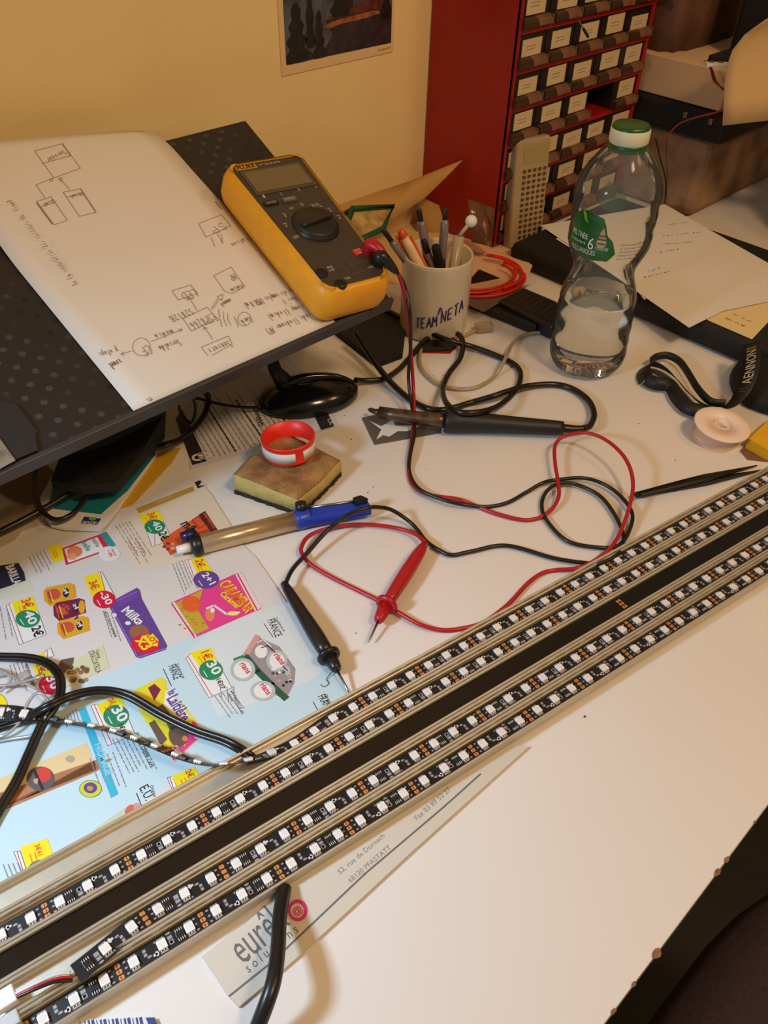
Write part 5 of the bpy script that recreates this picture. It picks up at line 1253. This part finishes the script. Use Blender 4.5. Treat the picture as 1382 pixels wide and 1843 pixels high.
for a, (i, j) in enumerate(edge):
    for h_ in (0, .5):
        i2, j2 = edge[(a + 1) % len(edge)]; p = grid_sp((i + (i2 - i) * h_) / nn_, (j + (j2 - j) * h_) / nn_, .0002); d = p - cen; d.z = 0; pts.append(Vector((cen.x, cen.y, .0002)) + d * (1.015 + random.uniform(-.012, .022)))
mb.prism(pts, .0042, mat('scouring_pad', (46, 48, 34), .95, var=.5, vscale=300)); mb.build('scouring_pad', sg)
rp = at(521, 812, .0245); rp.z = .0250
ringt = thing('tape_ring', rp, 'bright red plastic ring with white paper band on the tan sponge', 'ring')
m_rr = mat('red_ring_plastic', (238, 46, 34), .4)
Mr2 = Matrix.Translation(rp) @ Matrix.Rotation(R_(-4), 4, 'X'); rr = .0245
mb = MB(); mb.lathe([(rr - .0012, 0), (rr, 0), (rr + .0006, .001), (rr, .002), (rr, .0155), (rr + .0006, .0165), (rr, .0175), (rr - .0012, .0175), (rr - .0012, 0)], m_rr, Mr2, 56); mb.build('ring_body', ringt)
mb = MB(); mb.lathe([(rr + .0001, .0025), (rr + .0005, .0025), (rr + .0005, .0125), (rr + .0001, .0125)], WHITE, Mr2, 50, a0=-96, a1=246); mb.build('paper_band', ringt)

# ================================================================== DESOLDERING PUMP
m_cb = mat('pump_blue', (28, 62, 176), .35); m_chr = mat('pump_barrel', (204, 180, 146), .24, .7)
dp = thing('desoldering_pump', at(480, 965, 0), 'desoldering pump with metallic barrel and blue plastic end on desk edge of flyer', 'solder pump')
z0 = .0092
P0, P1, P2, P3 = at(352, 982, z0), at(538, 935, z0), at(664, 913, z0), at(330, 988, z0)
dd = (P1 - P0).normalized()
q = MB(); q.tube([P0, P0 + dd * .002, P1], [.0074, .0084, .0084], m_chr, 28); q.build('barrel', dp)
q = MB(); q.tube([P0 - dd * .004, P0 - dd * .002, P0 + dd * .003, P0 + dd * .006], [.0060, .0096, .0096, .0080], BLACKP, 28); q.build('collar', dp)
q = MB(); q.tube([P0 - dd * .003, P0 - dd * .016], [.0042, .0036], WPLAST, 18); q.build('nozzle', dp)
q = MB(); bb = at(326, 968, .010); q.tube([bb, bb + Vector((.012, -.003, .0))], [.0045, .0055], m_navy, 14); q.build('blue_knob', dp)
sd = UPV.cross(dd)
q = MB(); q.tube([P1 - dd * .004, P1 - dd * .002, P1 + dd * .010], [.0086, .0092, .0088], m_cb, 28)
q.prism([P1 + sd * .0060 + UPV * -.004, P2 + sd * .004 + UPV * -.004, P2 - sd * .007 - UPV * .004, P1 - sd * .0084 - UPV * .004], .010, m_cb); q.build('blue_end', dp, bev=.0015)
q = MB(); q.tube([P1 + sd * .004 + UPV * .006 + dd * .004, P1 + sd * .006 + UPV * .0135 + dd * .004], [.0055, .0048], BLACKP, 16); q.build('release_button', dp)
q = MB(); pc_ = at(648, 912, .012); q.prism([pc_ + Vector((-.005, 0, 0)), pc_ + Vector((.006, -.004, 0)), pc_ + Vector((.004, .004, 0)), pc_ + Vector((-.004, .006, 0))], .0095, BLACKP); q.build('plunger_catch', dp, bev=.001)
q = MB(); q.tube([P1 + dd * .005 + UPV * .006 + sd * .006, P2 + UPV * .007 + sd * .003], .0012, STEEL, 8); q.build('spring_rod', dp)

# ================================================================== SOLDERING IRON
si = thing('soldering_iron', at(900, 765, 0), 'soldering iron with black handle and dull metal barrel lying on the desk', 'soldering iron')
zi = .0125; I0, I1 = at(800, 757, zi), at(1013, 771, zi - .002); di = (I1 - I0).normalized()
q = MB(); q.tube([I0 + (I1 - I0) * t for t in (0, .03, .12, .3, .6, .95, 1)], [.0118, .0128, .0122, .0105, .0088, .0076, .0070], mat('iron_handle', (26, 26, 30), .5), 24); q.build('handle', si)
q = MB(); q.tube(spline([I1 - di * .002, I1 + di * .012, at(1052, 771, .011)], 4), [.0048, .0046, .0044, .0042, .0040, .0038, .0036, .0034, .0032], BLACKR, 14); q.build('strain_relief', si)
m_irn = mat('oxidised_metal', (120, 98, 78), .4, .8, rgb2=(86, 66, 52), vscale=120); F0, F1 = at(735, 751, zi), at(682, 742, zi); tipp = at(662, 737, .010)
q = MB(); q.tube([I0 + di * .002, I0 - di * .006, I0.lerp(F0, .6), F0.lerp(F1, .5), F1], [.0075, .0072, .0070, .0066, .0062], m_irn, 22); q.build('metal_barrel', si)
q = MB(); q.tube([F1 - (F0 - F1).normalized() * -.002, F1 + (F1 - F0).normalized() * .004, tipp + (F0 - F1).normalized() * .003, tipp], [.0045, .0028, .0026, .0008], m_irn, 12); q.build('tip', si)
q = MB(); cpx = [(1050, 771, .0115), (1062, 766, .010), (1069, 745, .007), (1058, 720, .005), (1030, 700, .004), (996, 692, .004), (950, 695, .006), (915, 704, .011), (888, 713, .011), (850, 724, .0035), (820, 733, .0035), (795, 738, .0035), (769, 735, .0035), (738, 719, .004), (705, 690, .008), (680, 660, .014), (660, 630, .02), (640, 598, .03)]
q.tube(cab(cpx, 8), .0033, m_cblk, 12); q.build('power_cord', si)
cable('webcam_cable', [(640, 684, .012), (655, 685, .006), (690, 682, .004), (720, 663, .004), (745, 635, .004), (768, 610, .008), (795, 597, .010), (822, 600, .010), (833, 617, .009), (828, 645, .007), (808, 672, .005), (797, 700, .008), (803, 725, .022), (825, 741, .026), (860, 742, .026), (895, 732, .018), (922, 710, .010), (936, 685, .005), (932, 662, .004), (905, 645, .004), (853, 625, .006), (800, 610, .014), (746, 585, .010), (700, 560, .010), (670, 542, .012)], .0031, m_cblk, 'thick dark cable from webcam foot looping over the soldering iron handle')

# camouflage metal card under the iron
mb = MB(); m_cam = mat('card_grey', (112, 108, 104), .35, .4); mb.prism([at(651, 753, .0002), at(700, 742, .0002), at(795, 752, .0002), at(792, 780, .0002), at(674, 801, .0002)], .0009, m_cam)
mb.face([at(u, v, .0012) for u, v in ((664, 757), (686, 767), (706, 756), (712, 766), (756, 766), (734, 776), (716, 776), (700, 786), (690, 783), (677, 791), (686, 773))], WH)
mb.face([at(u, v, .0012) for u, v in ((706, 753), (720, 748), (760, 756), (790, 760), (756, 765), (716, 765))], mat('card_dark', (70, 66, 64), .4))
tag(mb.build('stencil_card'), 'grey card with white irregular cross lying under the soldering iron barrel', 'card')

# clear usb/network lead
cl2 = thing('clear_network_lead', at(870, 590, 0), 'translucent network lead with clear plug looping on desk by the mug', 'cable')
m_clr = mat('translucent_sheath', (168, 150, 118), .3, **{'Coat Weight': .5})
q = MB(); q.tube(cab([(856, 594, .005), (835, 604, .003), (812, 606, .003), (785, 606, .003), (766, 617, .003), (755, 641, .003), (762, 668, .003), (790, 692, .003), (828, 700, .003), (860, 696, .003), (889, 678, .003), (906, 652, .011), (922, 620, .006), (940, 604, .004), (975, 598, .003), (1010, 600, .003)], 8), .0021, m_clr, 10); q.build('sheath', cl2)
q = MB(); q.box((0, 0, 0), (.021, .0115, .009), clear_mat('plug_clear', (200, 180, 150), 1.5, .1, .5), Matrix.Translation(at(871, 589, .0055)) @ Matrix.Rotation(R_(-32), 4, 'Z'), bev=.001); q.build('clear_plug', cl2)
q = MB(); q.box((0, 0, 0), (.012, .007, .005), m_cop, Matrix.Translation(at(868, 591, .0055)) @ Matrix.Rotation(R_(-32), 4, 'Z')); q.build('gold_contacts', cl2)

# ================================================================== BOTTLE
BX = at(1052, 655, 0); m_pet = clear_mat('clear_pet', (225, 225, 220), 1.22, .06, .07, (.985, .99, .985))
bt = thing('water_bottle', BX, 'clear plastic water bottle with green cap, partly full of water', 'bottle')
TB = Matrix.Translation(BX) @ Matrix.Rotation(R_(1.0), 4, Vector((-.7, -.7, 0)))
pr = [(0, .006), (.014, .004), (.022, .0005), (.031, .0008), (.038, .006), (.0415, .014), (.0425, .024), (.0415, .032), (.0418, .040), (.0408, .046), (.0416, .054), (.0408, .060), (.0414, .070), (.0400, .078), (.0404, .084), (.0385, .094), (.0350, .104), (.0325, .112), (.0318, .118), (.0335, .126), (.0385, .137), (.0415, .146), (.0418, .158), (.0408, .163), (.0418, .168), (.0422, .180), (.0412, .186), (.0424, .192), (.0422, .200), (.0395, .210), (.0335, .221), (.0255, .232), (.0180, .240), (.0150, .243)]
mb = MB(); mb.lathe(pr, m_pet, TB, 64); mb.build('bottle_shell', bt)
wl = .088; pw = [(0, .007)] + [(r - .0012, z) for r, z in pr if .004 < z < wl and r > .03] + [(.0385, wl), (0, wl)]
m_wat = bpy.data.materials.new('water'); m_wat.use_nodes = True; bw = m_wat.node_tree.nodes['Principled BSDF']; bw.inputs['Transmission Weight'].default_value = 1; bw.inputs['Roughness'].default_value = 0; bw.inputs['IOR'].default_value = 1.33; bw.inputs['Base Color'].default_value = (.93, .96, .97, 1)
mb = MB(); mb.lathe(pw, m_wat, TB, 64); mb.build('water', bt)
mb = MB(); m_rib = mat('base_ribs', (120, 136, 150), .3)
for k in range(14):
    a = 2 * math.pi * k / 14; mb.tube([TB @ Vector((.010 * math.cos(a), .010 * math.sin(a), .009)), TB @ Vector((.024 * math.cos(a), .024 * math.sin(a), .0045)), TB @ Vector((.032 * math.cos(a), .032 * math.sin(a), .006))], [.0010, .0013, .0006], m_rib, 6)
mb.bm.free()
m_capg = mat('cap_green', (24, 84, 40), .35); m_capw = mat('cap_white_band', (222, 218, 190), .5)
mb = MB(); mb.lathe([(.0148, .236), (.0182, .2365), (.0184, .2425), (.0178, .243)], m_capg, TB, 40); mb.lathe([(.0176, .243), (.0176, .2558), (.0168, .2585), (.0150, .2592), (0, .2588)], m_capg, TB, 40); cap_ = mb.build('cap', bt); mb = MB(); mb.lathe([(.0177, .243), (.0186, .2445), (.0186, .2545), (.0177, .2558)], m_capw, TB, 40); mb.build('cap_band', cap_, 'cream paper band around the green cap')
mb = MB(); m_lg = mat('label_green', (14, 104, 44), .35, rgb2=(8, 78, 36), vscale=40, **{'Coat Weight': .3})
def bp(a, z, e=.0006):
    rz = .0420
    for (r0, z0_), (r1, z1_) in zip(pr, pr[1:]):
        if z0_ <= z <= z1_ and z1_ > z0_: rz = r0 + (r1 - r0) * (z - z0_) / (z1_ - z0_); break
    return TB @ Vector(((rz + e) * math.cos(R_(a)), (rz + e) * math.sin(R_(a)), z))
# facing direction: camera is at azimuth of (-BX); green patch left of centre
af = math.degrees(math.atan2(-BX.y, -BX.x))
def lab_patch(poly, mt, e):
    """poly in (angle from facing, z), scanline filled to follow the curve"""
    ks = mb.mi(mt); z_lo = min(p[1] for p in poly); z_hi = max(p[1] for p in poly); n = 26; prev = None
    for i in range(n + 1):
        z = z_lo + (z_hi - z_lo) * (i + .001) / (n + .002); xs = []
        for (a0, b0), (a1, b1) in zip(poly, poly[1:] + poly[:1]):
            if (b0 <= z < b1) or (b1 <= z < b0): xs.append(a0 + (a1 - a0) * (z - b0) / (b1 - b0))
        if len(xs) < 2: prev = None; continue
        xs = (min(xs), max(xs)); row = [mb.bm.verts.new(bp(af + xs[0] + (xs[1] - xs[0]) * j / 14, z, e)) for j in range(15)]
        if prev:
            for j in range(14):
                f = mb.bm.faces.new((prev[j], prev[j + 1], row[j + 1], row[j])); f.material_index = ks; f.smooth = True
        prev = row
# negative angle offset = image left
sgn = 1
lab_patch([(-62, .150), (-50, .143), (-20, .140), (2, .141), (8, .147), (12, .151), (9, .157), (6, .163), (-2, .168), (-6, .178), (-12, .186), (-22, .186), (-34, .188), (-44, .187), (-56, .180), (-64, .168)], m_lg, .0006)
lab_patch([(-44, .187), (-38, .186), (-30, .176), (-36, .178)], mat('lime_leaf', (128, 168, 40), .4), .0010)
lab_patch([(-15, .160), (-13, .156), (-7, .155), (-2, .158), (-3, .165), (-8, .176), (-12, .170)], mat('drop_stripes', (196, 150, 120), .4), .0010)
for zz in (.159, .163, .167): lab_patch([(-14, zz), (-3, zz), (-3.5, zz + .0014), (-13, zz + .0014)], m_lg, .0013)
def btxt(s, a0, a1, z, h, mt): text_map(mb, s, lambda u, v: bp(af + a0 + (a1 - a0) * u, z + v * h, .0014), mt, False)
btxt('FILTRÉE', -56, -28, .1605, .0052, WH); btxt('6', -26, -18, .1520, .0115, WH); btxt('à travers', -56, -30, .1550, .0034, WH); btxt('COUCHES', -15, 2, .1535, .0030, WH); btxt('VOLCANIQUES', -54, -14, .1465, .0048, WH)
m_blt = mat('label_small_print', (74, 62, 36), .5)
for i, z in enumerate((.1455, .149, .1525, .156, .1595)): btxt(['eau minérale', 'naturelle', 'conservation', 'à conserver', 'bouteille'][i], 14 + i, 44 + i * 2, z, .0022, m_blt)
mb.build('printed_label', bt)
mb = MB(); lab_patch([(172, .160), (166, .172), (176, .186), (196, .190), (208, .182), (206, .168), (194, .160)], clear_mat('label_green_back', (60, 110, 72), 1.2, .2, .38, (.55, .8, .6)), .0004)
mb.build('back_label', bt)

# ================================================================== RIGHT SIDE: LANYARD, POUCH, SPOOL, TWEEZERS
mb = MB(); secs = []
pc0 = at(1422, 700, 0)
for z, f in ((0, .94), (.006, 1.0), (.015, .96), (.021, .80), (.024, .5)):
    secs.append([pc0 + Vector((.072 * f * math.cos(t) * (1 + .06 * math.sin(3 * t)), .066 * f * math.sin(t) * (1 + .05 * math.cos(2 * t)), z)) for t in [k * 2 * math.pi / 30 for k in range(30)]])
loft(mb, secs, BLACKM); tag(mb.build('black_pouch'), 'soft black fabric pouch at right edge behind the spool', 'pouch')
ly = thing('lanyard', at(1250, 740, 0), 'black lanyard ribbon with white lettering curling between sleeve and spool', 'lanyard')
m_lan = mat('lanyard_ribbon', (20, 19, 20), .55)
def band(name, px, hw_, tilt, lab=None):
    m = MB(); pts = cab(px, 10); n = len(pts); wv = []
    for i, p in enumerate(pts):
        t = (pts[min(i + 1, n - 1)] - pts[max(i - 1, 0)]).normalized(); f = i / (n - 1); ti = tilt[0] + (tilt[1] - tilt[0]) * f
        sd_ = UPV.cross(t).normalized(); wv.append((UPV * math.cos(R_(ti)) + sd_ * math.sin(R_(ti))) * hw_)
    m.ribbon(pts, wv, m_lan, .0008); m.build(name, ly, lab); return pts, wv
z_l = .0095
b1, w1 = band('ribbon_loop', [(1352, 618, .042), (1352, 645, .040), (1348, 675, .034), (1338, 702, .026), (1324, 722, .017), (1304, 736, z_l), (1274, 732, z_l), (1248, 716, z_l), (1228, 694, z_l), (1208, 672, z_l), (1186, 658, z_l), (1168, 656, z_l), (1158, 668, z_l), (1162, 682, z_l)], .0092, (60, 38))
b2, w2 = band('ribbon_loop', [(1170, 650, z_l), (1182, 642, z_l), (1202, 640, z_l), (1222, 650, z_l), (1236, 668, z_l), (1256, 700, z_l), (1278, 722, z_l), (1305, 726, z_l)], .0042, (20, 20))
b3, w3 = band('ribbon_loop', [(1162, 682, z_l), (1180, 690, z_l), (1205, 694, z_l), (1216, 712, z_l), (1232, 730, z_l), (1252, 738, z_l), (1285, 742, z_l)], .0072, (30, 45))
mb = MB(); Lb = [0]
for a, b in zip(b1, b1[1:]): Lb.append(Lb[-1] + (b - a).length)
def onband(s, y, e):
    i = max(0, min(len(Lb) - 2, next((k for k in range(len(Lb) - 1) if Lb[k + 1] >= s), len(Lb) - 2))); f = (s - Lb[i]) / (Lb[i + 1] - Lb[i]); p = b1[i].lerp(b1[i + 1], f); w_ = w1[i].lerp(w1[i + 1], f); t = (b1[i + 1] - b1[i]).normalized(); n = t.cross(w_).normalized()
    if n.dot(CO - p) < 0: n = -n
    return p + w_ * y + n * e
m_lt = mat('lanyard_white', (190, 184, 160), .6); m_ly2 = mat('lanyard_lime', (170, 160, 60), .6)
sE = [i for i in range(len(b1)) if (b1[i] - at(1372, 645, .030)).length < .004][-1:] or [2]
text_map(mb, 'AENNON', lambda u, v: onband(.068 - .052 * u, (.5 - v) * 1.1, .0010), m_lt, False)
for k in range(3): ribline(mb, [onband(.072 + k * .0022, -.5, .0010), onband(.074 + k * .0022, .5, .0010)], .0007, m_ly2, (onband(.073, 0, .01) - onband(.083, 0, 0)))
for k in range(2): ribline(mb, [onband(.013 - k * .003, -.5, .0010), onband(.013 - k * .003, .5, .0010)], .0008, m_ly2, (onband(.013, 0, .01) - onband(.013, 0, 0)))
mb.build('printed_letters', ly)
spc = at(1288, 788, 0); sp_ = thing('solder_spool', spc, 'small pale pink plastic spool lying flat beside the lanyard', 'spool')
m_spl = mat('spool_plastic', (240, 218, 206), .4); m_spd = mat('spool_winding', (222, 182, 154), .5)
Msp = Matrix.Translation(spc) @ Matrix.Rotation(R_(5), 4, Vector((1, 0, 0)))
mb = MB(); mb.lathe([(.0090, .016), (.0090, .0185), (.0270, .0185), (.0278, .0180), (.0278, .0168), (.0270, .0163), (.0085, .016)], m_spl, Msp, 48); mb.build('top_flange', sp_)
mb = MB(); mb.lathe([(.0085, .0), (.0250, .0), (.0252, .0014), (.0225, .002), (.0225, .016), (.0085, .016), (.0085, 0)], m_spd, Msp, 48); mb.build('winding', sp_)
mb = MB(); mb.lathe([(.0085, .001), (.0085, .0190), (.0075, .0190), (.0075, .001)], m_spl, Msp, 32); mb.build('hub', sp_)
tz = thing('tweezers', at(1250, 870, 0), 'black metal tweezers with open points beside the far aluminium channel', 'tweezers')
m_tz = mat('tweezers_black', (26, 24, 24), .4, .3)
for k, (a, b, c_) in enumerate((((1147, 890), (1260, 862), (1362, 838)), ((1147, 890), (1262, 868), (1372, 846)))):
    A2, B2, C2 = at(*a, .003 + .004 * (1 - k)), at(*b, .003 + .004 * (1 - k)), at(*c_, .003)
    m = MB(); P_ = spline([A2, B2, C2], 10); n = len(P_); wv = []
    for i, p in enumerate(P_):
        t = (P_[min(i + 1, n - 1)] - P_[max(i - 1, 0)]).normalized(); f = i / (n - 1); hw_ = .0028 + .0016 * math.sin(min(f / .6, 1) * math.pi / 2) if f < .55 else .0044 * (1 - (f - .55) / .47)
        wv.append(UPV.cross(t) * max(hw_, .0005))
    m.ribbon(P_, wv, m_tz, .0014); m.build('tweezer_arm', tz)
q = MB(); q.tube([at(1147, 890, .0015), at(1147, 890, .008)], .0030, m_tz, 14); q.build('rounded_end', tz)
mb = MB(); mb.prism([at(1331, 812, .0002), at(1350, 790, .0002), at(1382, 762, .0002), at(1420, 740, .0002), at(1420, 830, .0002), at(1382, 832, .0002), at(1345, 828, .0002)], .0005, mat('brown_fold', (120, 86, 56), .7))
mb.prism([at(1340, 806, .0008), at(1382, 768, .0008), at(1430, 740, .0008), at(1430, 830, .0008), at(1378, 828, .0008)], .012, mat('yellow_sponge', (226, 172, 20), .8, var=.06, vscale=30, bump=.3))
tag(mb.build('yellow_cloth', bev=.002), 'folded yellow cloth cut off by right frame edge above the tweezers', 'cloth')
# crumbs on the desk
for k, (u, v, r) in enumerate(((632, 791, 1.0), (671, 877, .7), (662, 887, .9), (1052, 1290, 1.3), (1215, 829, .8), (620, 748, .7), (1149, 763, .8), (640, 1140, .7), (797, 677, .7), (780, 676, .6), (493, 902, .5), (766, 846, .5))):
    q = MB(); p = at(u, v, 0); q.box((p.x, p.y, .0004), (.0012 * r, .0009 * r, .0008), mat('crumb', (48, 40, 34), .8), None, bev=.0002); tag(q.build('solder_crumb'), 'tiny dark crumb of solder on the white desk top', 'crumb', 'dark crumbs scattered on the desk')

# ================================================================== DARK CHAIR BELOW THE DESK EDGE
ch = thing('office_chair', (.40, -.22, -.75), 'dark upholstered office chair seat in shade below the desk edge', 'chair')
m_seat = mat('dark_purple_fabric', (76, 60, 76), .95, var=.25, vscale=300, bump=.3, bscale=900)
mb = MB(); secs = []; sc0 = Vector((.33, -.235, 0))
for z, f in ((-.30, .90), (-.28, .98), (-.25, 1.0), (-.215, .96), (-.195, .82), (-.188, .5), (-.187, .15)):
    secs.append([sc0 + Vector((.27 * f * (abs(math.cos(t)) ** .7) * (1 if math.cos(t) > 0 else -1), .23 * f * (abs(math.sin(t)) ** .7) * (1 if math.sin(t) > 0 else -1), z)) for t in [k * 2 * math.pi / 40 for k in range(40)]])
loft(mb, secs, m_seat); mb.build('seat', ch)
mb = MB(); mb.tube([(.36, -.26, -.30), (.36, -.26, -.66)], .03, BLACKP, 16); mb.build('gas_column', ch)
for k in range(5):
    a = 2 * math.pi * k / 5; q = MB(); q.tube([(.36, -.26, -.66), (.36 + .26 * math.cos(a), -.26 + .26 * math.sin(a), -.70)], [.028, .018], BLACKP, 10); q.tube([(.36 + .26 * math.cos(a), -.26 + .26 * math.sin(a), -.72), (.36 + .27 * math.cos(a), -.26 + .27 * math.sin(a), -.72)], .028, BLACKP, 14); q.build('base_leg', ch)
